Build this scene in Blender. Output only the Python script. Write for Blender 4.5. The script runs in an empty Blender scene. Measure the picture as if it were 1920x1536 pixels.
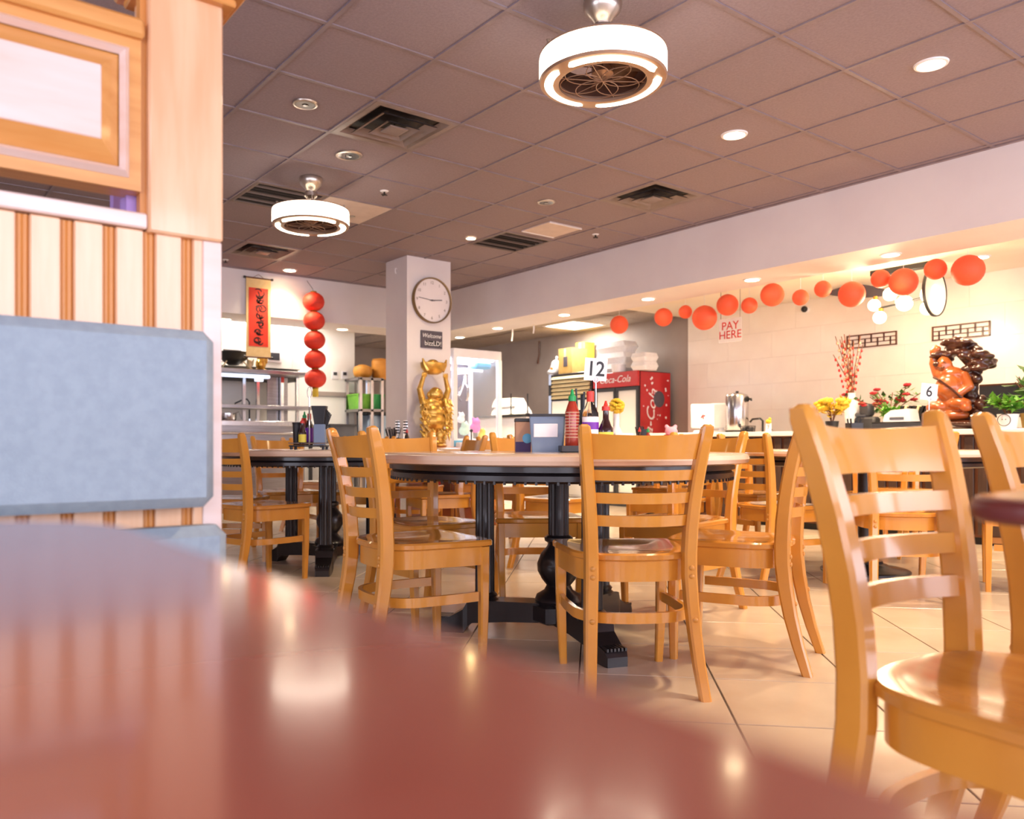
import bpy, bmesh, math, random
from math import sin, cos, pi, radians, sqrt
from mathutils import Vector, Matrix
random.seed(7)
S = bpy.context.scene
C = S.collection

# ------------------------------------------------------------------ camera
YAW = 0.6398; FPX = 1521.6; CX = 890.7; CY = 832.7; HC = 0.80
FW = (sin(YAW), cos(YAW)); RT = (cos(YAW), -sin(YAW))
cam = bpy.data.cameras.new('camera'); camo = bpy.data.objects.new('camera', cam); C.objects.link(camo)
camo.location = (0, 0, HC); camo.rotation_euler = (pi/2, 0, -YAW)
cam.sensor_width = 36; cam.sensor_fit = 'HORIZONTAL'; cam.lens = 36*FPX/1920
cam.shift_x = (960-CX)/1920; cam.shift_y = (CY-768)/1920; cam.clip_start = 0.01
cam.dof.use_dof = True; cam.dof.focus_distance = 3.1; cam.dof.aperture_fstop = 3.8
S.camera = camo
# ------------------------------------------------------------------ world, daylight, exposure
w = bpy.data.worlds.new('world'); S.world = w; w.use_nodes = True
w.node_tree.nodes['Background'].inputs[0].default_value = (0.80, 0.84, 1.0, 1)
w.node_tree.nodes['Background'].inputs[1].default_value = 1.2
S.cycles.max_bounces = 8; S.cycles.glossy_bounces = 3; S.cycles.transmission_bounces = 4; S.cycles.caustics_reflective = False; S.cycles.caustics_refractive = False
S.view_settings.view_transform = 'Standard'; S.view_settings.look = 'None'
S.view_settings.exposure = 0.62; S.view_settings.gamma = 1; S.view_settings.use_curve_mapping = False
def area(name, loc, rot, sx, sy, power, color):
    l = bpy.data.lights.new(name, 'AREA'); l.shape = 'RECTANGLE'; l.size = sx; l.size_y = sy
    l.energy = power; l.color = color
    o = bpy.data.objects.new(name, l); C.objects.link(o); o.location = loc; o.rotation_euler = rot
    return o
DAY = (0.88, 0.86, 1.0)
# daylight entering through the storefront windows behind the camera (wall_front) and beside it (wall_left)
for i, xx in enumerate((-1.6, 0.9, 3.4, 5.9)):
    area('daylight_window', (xx, -2.96, 1.50), (radians(90), 0, 0), 2.1, 1.9, 50, DAY)
for i, yy in enumerate((-1.2, 2.2)):
    area('daylight_window', (-2.92, yy, 1.50), (radians(90), 0, radians(-90)), 2.1, 1.9, 34, DAY)
WARM = (1.0, 0.77, 0.48); WARMW = (1.0, 0.88, 0.72)

# ------------------------------------------------------------------ pixel helpers (place things at their measured real position)
def W(r, d, z=0.0): return Vector((FW[0]*d+RT[0]*r, FW[1]*d+RT[1]*r, z))
def atd(px, py, d): return W((px-CX)/FPX*d, d, HC+(CY-py)/FPX*d)
def dx(px, x): return x/(FW[0]+RT[0]*(px-CX)/FPX)
def dy(px, y): return y/(FW[1]+RT[1]*(px-CX)/FPX)
def onx(px, py, x): return atd(px, py, dx(px, x))
def ony(px, py, y): return atd(px, py, dy(px, y))
def onz(px, py, z): return atd(px, py, (z-HC)*FPX/(CY-py))

# ------------------------------------------------------------------ materials
def lin(h):
    h = h.lstrip('#'); v = [int(h[i:i+2], 16)/255 for i in (0, 2, 4)]
    return tuple((c/12.92 if c <= .04045 else ((c+.055)/1.055)**2.4) for c in v)
M = {}
def mat(name, c, rough=.5, metal=0., spec=.5, coat=0., c2=None, scale=8., stretch=(1, 1, 1), bump=0., detail=4., emit=None, estr=0., trans=0., alpha=1., bscale=None, ramp=(.35, .65)):
    if name in M: return M[name]
    m = bpy.data.materials.new(name); m.use_nodes = True; n = m.node_tree.nodes; l = m.node_tree.links
    b = n['Principled BSDF']; c = lin(c) if isinstance(c, str) else c
    b.inputs['Base Color'].default_value = (*c, 1); b.inputs['Roughness'].default_value = rough
    b.inputs['Metallic'].default_value = metal; b.inputs['Specular IOR Level'].default_value = spec
    b.inputs['Coat Weight'].default_value = coat; b.inputs['Coat Roughness'].default_value = .08
    b.inputs['Transmission Weight'].default_value = trans; b.inputs['Alpha'].default_value = alpha
    if emit is not None:
        e = lin(emit) if isinstance(emit, str) else emit
        b.inputs['Emission Color'].default_value = (*e, 1); b.inputs['Emission Strength'].default_value = estr
    if c2 is not None or bump:
        tc = n.new('ShaderNodeTexCoord'); mp = n.new('ShaderNodeMapping'); mp.inputs['Scale'].default_value = stretch
        l.new(tc.outputs['Object'], mp.inputs['Vector'])
        nz = n.new('ShaderNodeTexNoise'); nz.inputs['Scale'].default_value = scale; nz.inputs['Detail'].default_value = detail
        l.new(mp.outputs[0], nz.inputs['Vector'])
        if c2 is not None:
            c2 = lin(c2) if isinstance(c2, str) else c2
            rp = n.new('ShaderNodeValToRGB'); rp.color_ramp.elements[0].position = ramp[0]; rp.color_ramp.elements[1].position = ramp[1]
            rp.color_ramp.elements[0].color = (*c2, 1); rp.color_ramp.elements[1].color = (*c, 1)
            l.new(nz.outputs['Fac'], rp.inputs['Fac']); l.new(rp.outputs['Color'], b.inputs['Base Color'])
        if bump:
            src = nz
            if bscale:
                src = n.new('ShaderNodeTexNoise'); src.inputs['Scale'].default_value = bscale; src.inputs['Detail'].default_value = 3
                l.new(mp.outputs[0], src.inputs['Vector'])
            bp = n.new('ShaderNodeBump'); bp.inputs['Strength'].default_value = bump; bp.inputs['Distance'].default_value = .004
            l.new(src.outputs['Fac'], bp.inputs['Height']); l.new(bp.outputs[0], b.inputs['Normal'])
    M[name] = m; return m
mat('chair_wood', '#D69339', .24, c2='#CE8A32', scale=5, stretch=(2, 2, 1), coat=.5)
mat('seat_wood', '#CF8C39', .15, c2='#BF7B2E', scale=3, stretch=(9, 1.2, 3), coat=.7)
mat('bolt_wood', '#C98A3C', .35)
mat('black_wood', '#1C181A', .30, c2='#241E20', scale=9, coat=.25)
mat('marble_top', '#E6CDB4', .20, c2='#DDBFA8', scale=6, detail=8, coat=.5)
mat('red_table', '#A55A46', .16, c2='#94493A', scale=5, detail=8, coat=.25, spec=.6)
mat('red_edge', '#6E2A24', .35, c2='#55201D', scale=8)
mat('floor_tile', '#CDBAA5', .22, c2='#BBA691', scale=2.2, detail=7, spec=.5, bump=.05, bscale=5, ramp=(.3, .7))
mat('grout', '#6A5A4E', .85, c2='#5A4B42', scale=30)
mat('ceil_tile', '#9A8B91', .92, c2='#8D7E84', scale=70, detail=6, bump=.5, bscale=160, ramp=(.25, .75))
mat('tbar', '#8E7F84', .5, c2='#827378', scale=10)
mat('plenum', '#2B2526', .9, c2='#231F20', scale=5)
mat('white_wall', '#E9E3E4', .60, c2='#E4DDDF', scale=2.5, bump=.04, bscale=90)
mat('column_wall', '#E6E0E2', .55, c2='#E1DADC', scale=2.5, bump=.04, bscale=90)
mat('cream_wall', '#F3E7D6', .5, c2='#EFE0CC', scale=2)
mat('gray_wall', '#A99B92', .7, c2='#A0928A', scale=2.5)
mat('kitchen_white', '#F4F1EC', .55, c2='#EFEBE4', scale=3)
mat('kitchen_ceil', '#B5A79C', .85, c2='#A89A90', scale=40)
mat('wall_tile', '#F7F0E6', .22, c2='#F3EAE0', scale=4, coat=.15, bump=.08, bscale=7)
mat('tile_grout', '#E9DED1', .6, c2='#E4D8CA', scale=20)
mat('booth_wood', '#E6BA94', .28, c2='#DBA67C', scale=3, stretch=(9, 9, 1), coat=.5, detail=6)
mat('booth_groove', '#D08C46', .4, c2='#C27E3A', scale=4, stretch=(9, 9, 1))
mat('booth_panel', '#E4CFC8', .28, c2='#DCC1B5', scale=3, stretch=(1.2, 8, 8), coat=.3)
mat('booth_trim', '#D79A57', .33, c2='#C98845', scale=4, stretch=(1, 9, 9), coat=.3)
mat('vinyl', '#8F9EAA', .50, c2='#8796A3', scale=60, bump=.25, bscale=320)
mat('lavender_led_tint', '#A98BCB', .5, c2='#9E80C2', scale=5)  # purple LED light on the booth posts, put into the base colour
mat('steel', '#A09C9E', .30, 1.0, c2='#928E90', scale=4, stretch=(1, 1, 14))
mat('steel_bright', '#D6D4D6', .2, 1.0, c2='#C9C7C9', scale=4, stretch=(14, 14, 1))
mat('nickel', '#C9BEB4', .3, 1.0, c2='#BDB2A8', scale=6)
mat('chrome', '#D8D8DC', .12, 1.0, c2='#CACACE', scale=6)
mat('white_plastic', '#F1EFF2', .4, c2='#EBE9EC', scale=6)
mat('white_foam', '#F6F4F4', .75, c2='#F0EEEE', scale=30)
mat('black_plastic', '#17171A', .4, c2='#1E1E22', scale=10)
mat('dark_gray', '#3A3B42', .5, c2='#33343A', scale=10)
mat('gray_plastic', '#5E626C', .5, c2='#575B64', scale=8)
mat('blue_gray', '#8295AE', .45, c2='#788BA6', scale=6)
mat('red_lantern', '#E8402A', .6, c2='#DE3622', scale=6, stretch=(1, 1, 6))
mat('paper_lantern', '#F2653F', .62, c2='#EE5A36', scale=10, stretch=(1, 1, 8))
mat('gold', '#DDB35E', .30, .75, c2='#C89A45', scale=14)
mat('gold_pale', '#F0CE7E', .25, .75, c2='#D9AE4A', scale=20)
mat('gold_dark', '#B98A3A', .35, .6, c2='#A87A2E', scale=14)
mat('scroll_cream', '#E9CC95', .7, c2='#E2C389', scale=20)
mat('scroll_red', '#E23B22', .6, c2='#DA341D', scale=12)
mat('ink', '#43100F', .6, c2='#380C0C', scale=20)
mat('ink_black', '#1B1A1E', .5, c2='#232227', scale=20)
mat('sign_red', '#D4261C', .5, c2='#CB2018', scale=20)
mat('paper_white', '#F5F3F6', .6, c2='#F0EEF1', scale=20)
mat('glass', (.95, .97, 1), .03, trans=1.0, c2=(.93, .96, 1), scale=3)
mat('pane', (.92, .95, 1), .05, alpha=.07, spec=.6, c2=(.9, .94, 1), scale=3)
mat('acrylic', (.95, .96, 1), .08, alpha=.22, c2=(.93, .95, 1), scale=3)
mat('brown_wood', '#6B3F28', .4, c2='#5C3421', scale=5, stretch=(8, 8, 1), coat=.2)
mat('dark_root', '#4A2519', .3, c2='#33170F', scale=9, coat=.4)
mat('carved_wood', '#B5622C', .28, c2='#9C4E20', scale=6, coat=.4)
mat('counter_white', '#F2ECE6', .3, c2='#ECE5DE', scale=5, coat=.2)
mat('counter_slat', '#4A352B', .45, c2='#3D2B23', scale=5, stretch=(8, 8, 1))
mat('leaf', '#4F7A34', .5, c2='#3F6A2B', scale=15)
mat('leaf_bright', '#6FAE3A', .5, c2='#5F9E30', scale=15)
mat('red_petal', '#B8202C', .6, c2='#A01A26', scale=15)
mat('yellow_petal', '#E6C53C', .6, c2='#DAB52C', scale=15)
mat('pink_petal', '#F0A9B8', .6, c2='#E89AAB', scale=15)
mat('twig', '#7A4A2C', .7, c2='#6B3F25', scale=20)
mat('bud', '#D8A98C', .7, c2='#B5613F', scale=30)
mat('fridge_red', '#C61F25', .35, c2='#B81A20', scale=5, coat=.3)
mat('cola_dark', '#6A1414', .3, c2='#561010', scale=9)
mat('cardboard', '#D5AC62', .75, c2='#CCA258', scale=12)
mat('yellow_box', '#DCC04A', .65, c2='#D2B540', scale=10)
mat('tan_slat', '#E0CFA4', .6, c2='#D6C498', scale=10)
mat('brown_carton', '#C99F83', .7, c2='#C0957A', scale=10)
mat('purple_ink', '#4A3566', .6, c2='#42305C', scale=10)
mat('sauce_red', '#A23A28', .25, c2='#982816', scale=6, coat=.4)
mat('soy', '#33120D', .12, c2='#280D0A', scale=6, coat=.6)
mat('hoisin', '#3A1E14', .2, c2='#30180F', scale=6, coat=.5)
mat('cap_green', '#169A52', .4, c2='#128C49', scale=9)
mat('cap_red', '#DB3628', .4, c2='#CF2E21', scale=9)
mat('label_yellow', '#F2E25A', .5, c2='#E8D748', scale=9)
mat('label_purple', '#7A2FB0', .5, c2='#7029A4', scale=9)
mat('orange_fruit', '#F0922A', .5, c2='#E68822', scale=30, bump=.2, bscale=120)
mat('green_fruit', '#B7B83A', .5, c2='#9FA82E', scale=12)
mat('dragon_fruit', '#C22A6A', .5, c2='#B0235E', scale=12)
mat('plush_pink', '#E77BC4', .9, c2='#E06DBA', scale=40)
mat('plush_white', '#F3F0F6', .9, c2='#ECE9F0', scale=40)
mat('plush_mint', '#BFE0D4', .9, c2='#B3D8CA', scale=40)
mat('plush_yellow', '#F0D84A', .9, c2='#E8CE3E', scale=40)
mat('sky_blue', '#6FB8DE', .5, c2='#64B0D8', scale=9)
mat('clock_face', '#EFE8EA', .5, c2='#EAE2E5', scale=5)
mat('clock_rim', '#8F7552', .35, .6, c2='#80683F', scale=6)
mat('slate', '#5B5560', .7, c2='#524C57', scale=10)
mat('grille_dark', '#2A211C', .6, c2='#231B17', scale=9)
mat('grille_bar', '#7E6E68', .5, c2='#74645F', scale=9)
mat('diffuser_metal', '#8C7C78', .42, c2='#7F706C', scale=9)
mat('beige_panel', '#D6C6BE', .7, c2='#CEBDB5', scale=9)
mat('gourd', '#D9963C', .5, c2='#CC8830', scale=12)
mat('bin_green', '#2F9A55', .5, c2='#28904C', scale=9)
mat('fan_blade', '#5C3B2A', .5, c2='#4E3224', scale=6)
mat('fan_body', '#B99A84', .35, .7, c2='#AE8F79', scale=6)
def emis(name, c, s): return mat(name, c, .5, c2=c, emit=c, estr=s)
emis('fan_shade', '#FFF1DC', 5.5); emis('fan_arc', '#FFEFD2', 7.0)
emis('lamp_lens', '#FFE4B4', 36.0); emis('lamp_star', '#FFD890', 140.0); emis('panel_light', '#FFFBF2', 5.0)
emis('tube_light', '#DDE8FF', .9); emis('globe_light', '#FFF0CC', 3.2); emis('claw_light', '#EAF0FF', 8.0)
emis('led_purple', '#7A35F0', 2.5); emis('led_pink', '#D86AA0', .8)

# ------------------------------------------------------------------ mesh builder
class MB:
    def __init__(s): s.v = []; s.f = []
    def add(s, v, f):
        o = len(s.v); s.v += [tuple(p) for p in v]; s.f += [tuple(i+o for i in q) for q in f]; return s
    def box(s, x0, x1, y0, y1, z0, z1, b=0):
        if b <= 0:
            v = [(x, y, z) for z in (z0, z1) for y in (y0, y1) for x in (x0, x1)]
            return s.add(v, [(0, 2, 3, 1), (4, 5, 7, 6), (0, 1, 5, 4), (2, 6, 7, 3), (0, 4, 6, 2), (1, 3, 7, 5)])
        b = min(b, (x1-x0)*.49, (y1-y0)*.49, (z1-z0)*.49)
        def ring(z, i): return [(x0+i+b, y0+i, z), (x1-i-b, y0+i, z), (x1-i, y0+i+b, z), (x1-i, y1-i-b, z), (x1-i-b, y1-i, z), (x0+i+b, y1-i, z), (x0+i, y1-i-b, z), (x0+i, y0+i+b, z)]
        def ringi(z):
            i = b*.9; return [(x0+i+b*.3, y0+i, z), (x1-i-b*.3, y0+i, z), (x1-i, y0+i+b*.3, z), (x1-i, y1-i-b*.3, z), (x1-i-b*.3, y1-i, z), (x0+i+b*.3, y1-i, z), (x0+i, y1-i-b*.3, z), (x0+i, y0+i+b*.3, z)]
        return s.loft([ringi(z0), ring(z0+b, 0), ring(z1-b, 0), ringi(z1)])
    def loft(s, rings, cap=True, closed=True):
        n = len(rings[0]); v = [p for r in rings for p in r]; f = []
        for k in range(len(rings)-1):
            for i in range(n if closed else n-1):
                j = (i+1) % n; f.append((k*n+i, k*n+j, (k+1)*n+j, (k+1)*n+i))
        if cap: f.append(tuple(range(n-1, -1, -1))); f.append(tuple(range((len(rings)-1)*n, len(rings)*n)))
        return s.add(v, f)
    def lathe(s, prof, n=24, c=(0, 0, 0), cap=True, ax='z', sx=1, sy=1):
        rings = []
        for r, z in prof:
            ring = []
            for i in range(n):
                a = 2*pi*i/n; p = (r*cos(a)*sx, r*sin(a)*sy, z)
                if ax == 'x': p = (p[2], p[0], p[1])
                if ax == 'y': p = (p[1], p[2], p[0])
                ring.append((p[0]+c[0], p[1]+c[1], p[2]+c[2]))
            rings.append(ring)
        return s.loft(rings, cap)
    def cyl(s, c, r, h, n=20, ax='z', r2=None): return s.lathe([(r, 0), (r if r2 is None else r2, h)], n, c, True, ax)
    def sph(s, c, rx, ry=None, rz=None, n=16, m=10):
        ry = ry or rx; rz = rz or rx; rings = []
        for k in range(m+1):
            t = -pi/2+pi*k/m; q = max(cos(t), .02)
            rings.append([(c[0]+rx*q*cos(2*pi*i/n), c[1]+ry*q*sin(2*pi*i/n), c[2]+rz*sin(t)) for i in range(n)])
        return s.loft(rings)
    def tube(s, pts, r, n=8, cap=True, closed=False):
        pts = [Vector(p) for p in pts]; rings = []; N = len(pts); up = Vector((0, 0, 1)); prev = None
        for i, p in enumerate(pts):
            a = pts[(i-1) % N] if (i > 0 or closed) else p; b = pts[(i+1) % N] if (i < N-1 or closed) else p
            t = (b-a); t = t.normalized() if t.length > 1e-9 else Vector((0, 0, 1))
            if prev is None: x = t.cross(up if abs(t.z) < .95 else Vector((1, 0, 0))).normalized()
            else: x = (prev-t*prev.dot(t)).normalized()
            prev = x; y = t.cross(x); rr = r[i] if isinstance(r, (list, tuple)) else r
            rings.append([p+x*(rr*cos(2*pi*k/n))+y*(rr*sin(2*pi*k/n)) for k in range(n)])
        if closed: rings.append(rings[0]); cap = False
        return s.loft(rings, cap)
    def prism(s, poly, z0, z1, b=0):
        if b <= 0: return s.loft([[(x, y, z0) for x, y in poly], [(x, y, z1) for x, y in poly]])
        q = inset(poly, b)
        return s.loft([[(x, y, z0) for x, y in q], [(x, y, z0+b) for x, y in poly], [(x, y, z1-b) for x, y in poly], [(x, y, z1) for x, y in q]])
    def sweep(s, pts, wx, wy, bev=.25):   # rounded-rectangle cross section kept level (x,y) along a mostly vertical path
        rings = []
        for i, p in enumerate(pts):
            a = wx[i]/2 if isinstance(wx, list) else wx/2; b = wy[i]/2 if isinstance(wy, list) else wy/2; k = min(a, b)*bev
            rings.append([(p[0]+x, p[1]+y, p[2]) for x, y in ((-a+k, -b), (a-k, -b), (a, -b+k), (a, b-k), (a-k, b), (-a+k, b), (-a, b-k), (-a, -b+k))])
        return s.loft(rings)
    def xf(s, m): s.v = [tuple(m @ Vector(p)) for p in s.v]; return s
def inset(poly, b):
    n = len(poly); cx = sum(p[0] for p in poly)/n; cy = sum(p[1] for p in poly)/n; out = []
    for i in range(n):
        p0 = Vector(poly[i-1]); p = Vector(poly[i]); p1 = Vector(poly[(i+1) % n]); t = (p1-p0)
        if t.length < 1e-9: out.append(tuple(p)); continue
        nrm = Vector((-t.y, t.x)).normalized()
        if nrm.dot(Vector((cx, cy))-p) < 0: nrm = -nrm
        out.append((p.x+nrm.x*b, p.y+nrm.y*b))
    return out
def rrect(x0, x1, y0, y1, r, n=6):
    out = []
    for cx, cy, a0 in ((x1-r, y0+r, -90), (x1-r, y1-r, 0), (x0+r, y1-r, 90), (x0+r, y0+r, 180)):
        for k in range(n+1):
            a = radians(a0+90*k/n); out.append((cx+r*cos(a), cy+r*sin(a)))
    return out
def mesh(name, mb, mt, smooth=True):
    me = bpy.data.meshes.new(name); me.from_pydata(mb.v, [], mb.f); me.update()
    bm = bmesh.new(); bm.from_mesh(me); bmesh.ops.recalc_face_normals(bm, faces=bm.faces)
    bm.to_mesh(me); bm.free()
    me.materials.append(M[mt])
    if smooth:
        me.polygons.foreach_set('use_smooth', [True]*len(me.polygons)); me.set_sharp_from_angle(angle=radians(38))
    return me
def link(name, data, parent=None, loc=(0, 0, 0), rz=0):
    o = bpy.data.objects.new(name, data); C.objects.link(o); o.location = loc; o.rotation_euler = (0, 0, rz)
    if parent is not None: o.parent = parent
    return o
def ob(name, mb, mt, parent=None, loc=(0, 0, 0), rz=0, smooth=True): return link(name, mesh(name, mb, mt, smooth), parent, loc, rz)
def tag(o, label, cat, group=None):
    o['label'] = label; o['category'] = cat
    if group: o['group'] = group
    return o
def thing(name, label, cat, loc=(0, 0, 0), rz=0, group=None):
    return tag(link(name, None, None, loc, rz), label, cat, group)
def struct(o, label=None):
    o['kind'] = 'structure'
    if label: o['label'] = label
    return o
def facing(th): return -(YAW+radians(th))
def text(name, body, size, mt, parent, loc, rot, ext=.001, align='CENTER', sx=1, shear=0, bold=0):
    c = bpy.data.curves.new(name, 'FONT'); c.body = body; c.size = size; c.extrude = ext; c.align_x = align; c.align_y = 'CENTER'
    c.shear = shear; c.offset = bold; c.resolution_u = 3; c.materials.append(M[mt])
    tmp = bpy.data.objects.new(name, c); C.objects.link(tmp); bpy.context.view_layer.update()
    me = bpy.data.meshes.new_from_object(tmp.evaluated_get(bpy.context.evaluated_depsgraph_get())); bpy.data.objects.remove(tmp)
    if not me.materials: me.materials.append(M[mt])
    o = link(name, me, parent, loc); o.rotation_euler = rot; o.scale = (sx, 1, 1); return o
def clone(root, loc, rz):
    r = root.copy(); C.objects.link(r); r.location = loc; r.rotation_euler = (0, 0, rz)
    for ch in root.children:
        c = ch.copy(); C.objects.link(c); c.parent = r
        for g in ch.children:
            d = g.copy(); C.objects.link(d); d.parent = c
    return r
B = lambda *a, **k: MB().box(*a, **k)

# ================================================================== SETTING
CEIL = 2.81; KC = 2.45; BX0, BX1, BY0, BY1, BZ = 6.10, 6.70, 9.06, 9.66, 2.29; WX = 8.35; WY = 12.2
# floor: slab + diagonal 18-inch tiles
fl = struct(ob('floor', B(-3, 8.6, -3, 12.4, -.10, -.004), 'grout', smooth=False), 'glossy beige ceramic tile floor laid on the diagonal')
PA = radians(45); pu = (sin(PA), cos(PA)); qu = (cos(PA), -sin(PA)); TS = .4550
tm = mesh('floor_tile', MB().loft([[(-.2245, -.2245, -.012), (.2245, -.2245, -.012), (.2245, .2245, -.012), (-.2245, .2245, -.012)], [(-.2245, -.2245, -.0015), (.2245, -.2245, -.0015), (.2245, .2245, -.0015), (-.2245, .2245, -.0015)], [(-.223, -.223, 0), (.223, -.223, 0), (.223, .223, 0), (-.223, .223, 0)]]), 'floor_tile', False)
cand = []
for i in range(-22, 34):
    for j in range(-26, 26):
        p = 1.947+TS*(i+.5); q = .404+TS*(j+.5); x = pu[0]*p+qu[0]*q; y = pu[1]*p+qu[1]*q
        if not (-2.8 < x < 8.4 and -2.8 < y < 12.2): continue
        d = FW[0]*x+FW[1]*y; r = RT[0]*x+RT[1]*y
        if d < .3: cand.append((99+abs(d), x, y)); continue
        px = CX+r/d*FPX; vis = -250 < px < 2170
        cand.append((d if vis else 60+d, x, y))
cand.sort()
rest = MB(); tv = [tuple(v.co) for v in tm.vertices]; tf = [tuple(pl.vertices) for pl in tm.polygons]
rot45 = Matrix.Rotation(-PA, 4, 'Z')
for k, (s_, x, y) in enumerate(cand):
    a = (k*7919 % 4)*pi/2
    if k < 290: link('tile', tm, fl, (x, y, 0), -PA+a)
    else: rest.add([tuple(rot45 @ Vector(v)+Vector((x, y, 0))) for v in tv], tf)
ro = ob('floor_tiles', rest, 'floor_tile', fl, smooth=False); ro['kind'] = 'stuff'

# ceiling: plenum slab, T-bar grid, 2 ft tiles
ce = struct(ob('ceiling', B(-3, 6.7, -3, 9.66, CEIL+.03, CEIL+.12), 'plenum', smooth=False), 'mauve-grey suspended tile ceiling')
GX, GY, T = 1.7514, 3.5274, .61
g = MB()
for i in range(-7, 8):
    x = GX+T*i
    if -3 < x < 6.1: g.box(x-.011, x+.011, -3, BY0, CEIL-.006, CEIL+.004)
for j in range(-10, 10):
    y = GY+T*j
    if -3 < y < BY0: g.box(-3, BX0, y-.011, y+.011, CEIL-.005, CEIL+.003)
g.box(BX0-.03, BX0, -3, BY0, CEIL-.008, CEIL+.004); g.box(-3, BX0, BY0-.03, BY0, CEIL-.008, CEIL+.004)
ob('ceiling_grid', g, 'tbar', ce, smooth=False)
SPECIAL = {(1, 1), (5, 1), (2, 7), (1, 4), (2, 4), (5, 4)}
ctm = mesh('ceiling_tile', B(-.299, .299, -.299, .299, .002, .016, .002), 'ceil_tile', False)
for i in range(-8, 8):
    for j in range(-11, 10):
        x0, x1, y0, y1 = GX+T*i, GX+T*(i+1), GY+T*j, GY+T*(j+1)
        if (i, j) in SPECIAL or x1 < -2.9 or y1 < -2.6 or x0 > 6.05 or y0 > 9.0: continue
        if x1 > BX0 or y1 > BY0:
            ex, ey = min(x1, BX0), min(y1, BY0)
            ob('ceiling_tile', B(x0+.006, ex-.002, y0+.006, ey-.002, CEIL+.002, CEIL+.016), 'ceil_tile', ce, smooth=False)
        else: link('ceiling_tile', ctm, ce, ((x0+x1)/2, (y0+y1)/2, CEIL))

# beams (soffits), column, walls
struct(ob('trim_1', B(BX0, BX1, -3, BY1, BZ, CEIL+.12), 'white_wall', smooth=False), 'long white soffit beam above the counter')
struct(ob('trim_2', B(-3, BX0, BY0, BY1, BZ, CEIL+.12), 'white_wall', smooth=False), 'white soffit beam above the kitchen pass')
struct(ob('column', B(4.575, 5.14, 7.36, 7.80, 0, CEIL), 'column_wall', smooth=False), 'square white column with a clock')
wr = struct(ob('wall_right', B(WX+.01, WX+.2, -3, WY+.2, 0, 2.9), 'gray_wall', smooth=False), 'far right wall, white tile then grey paint')
struct(ob('wall_back', B(5.0, WX+.2, WY, WY+.2, 0, 2.9), 'gray_wall', smooth=False))
struct(ob('wall_kitchen', B(-3, 5.58, 10.4, 10.5, 0, 2.9), 'kitchen_white', smooth=False), 'white kitchen wall behind the pass')
struct(ob('ceiling_counter', B(BX1, WX+.2, -3, 6.67, KC-.05, KC+.1), 'cream_wall', smooth=False), 'cream ceiling over the counter')
kc = struct(ob('ceiling_kitchen', MB().box(BX1, WX+.2, 6.67, WY+.2, KC, KC+.1).box(-3, BX1, BY1, WY+.2, KC, KC+.1), 'kitchen_ceil', smooth=False), 'grey tile ceiling of the kitchen')
kt = mesh('ceiling_tile', B(-.296, .296, -.296, .296, -.010, 0), 'kitchen_ceil', False)
for i in range(4, 14):
    for j in range(0, 14):
        x, y = 3.2+.61*i*.84, 6.98+.61*j
        if x > 8.1 or y > 11.9 or (x < 7.0 and y < 9.95): continue
        if abs(x-7.81) < .3 and abs(y-8.2) < .3: continue
        link('ceiling_tile', kt, kc, (x, y, KC))
# glossy wall tiles (running bond) on the white part of the right wall
tw, thh = .60, .30
wt = mesh('wall_tile', B(-.006, 0, -.2994, .2994, .0006, .2994, .001), 'wall_tile', False)
ob('tile_backing', B(WX-.004, WX+.01, -3, 6.67, 0, KC-.05), 'tile_grout', wr, smooth=False)
for rrow in range(2, 8):
    for k in range(0, 12):
        y = 6.369-.60*k-(.30 if rrow % 2 else 0)
        if y > -.6: link('tile', wt, wr, (WX-.004, y, .30*rrow))
    if rrow % 2: ob('half_tile', B(-.006, 0, -.1494, .1494, .0006, .2994, .001), 'wall_tile', wr, (WX-.004, 6.519, .30*rrow), smooth=False)
# storefront: wall_front and wall_left with window openings (behind and left of the camera)
wf = MB()
wf.box(-3, 8.6, -3.15, -3, 0, .5).box(-3, 8.6, -3.15, -3, 2.5, 2.9)
for x0, x1 in ((-3, -2.7), (-.5, -.2), (2.0, 2.3), (4.5, 4.8), (7.0, 8.6)): wf.box(x0, x1, -3.15, -3, .5, 2.5)
struct(ob('wall_front', wf, 'white_wall', smooth=False), 'storefront wall behind the camera')
wl = MB(); wl.box(-3.15, -3, -3, 10.4, 0, .5).box(-3.15, -3, -3, 10.4, 2.5, 2.9)
for y0, y1 in ((-3, -2.3), (-.1, 1.1), (3.3, 10.4)): wl.box(-3.15, -3, y0, y1, .5, 2.5)
struct(ob('wall_left', wl, 'white_wall', smooth=False), 'left wall with windows')
for n, (x0, x1) in enumerate(((-2.7, -.5), (-.2, 2.0), (2.3, 4.5), (4.8, 7.0))):
    wo = struct(ob('window_%d' % (n+1), MB().box(x0, x1, -3.1, -3.05, .5, .54).box(x0, x1, -3.1, -3.05, 2.46, 2.5).box(x0, x0+.04, -3.1, -3.05, .54, 2.46).box(x1-.04, x1, -3.1, -3.05, .54, 2.46).box((x0+x1)/2-.02, (x0+x1)/2+.02, -3.1, -3.05, .54, 2.46), 'dark_gray', smooth=False))
    ob('pane', B(x0+.04, x1-.04, -3.08, -3.075, .54, 2.46), 'pane', wo, smooth=False)

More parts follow.
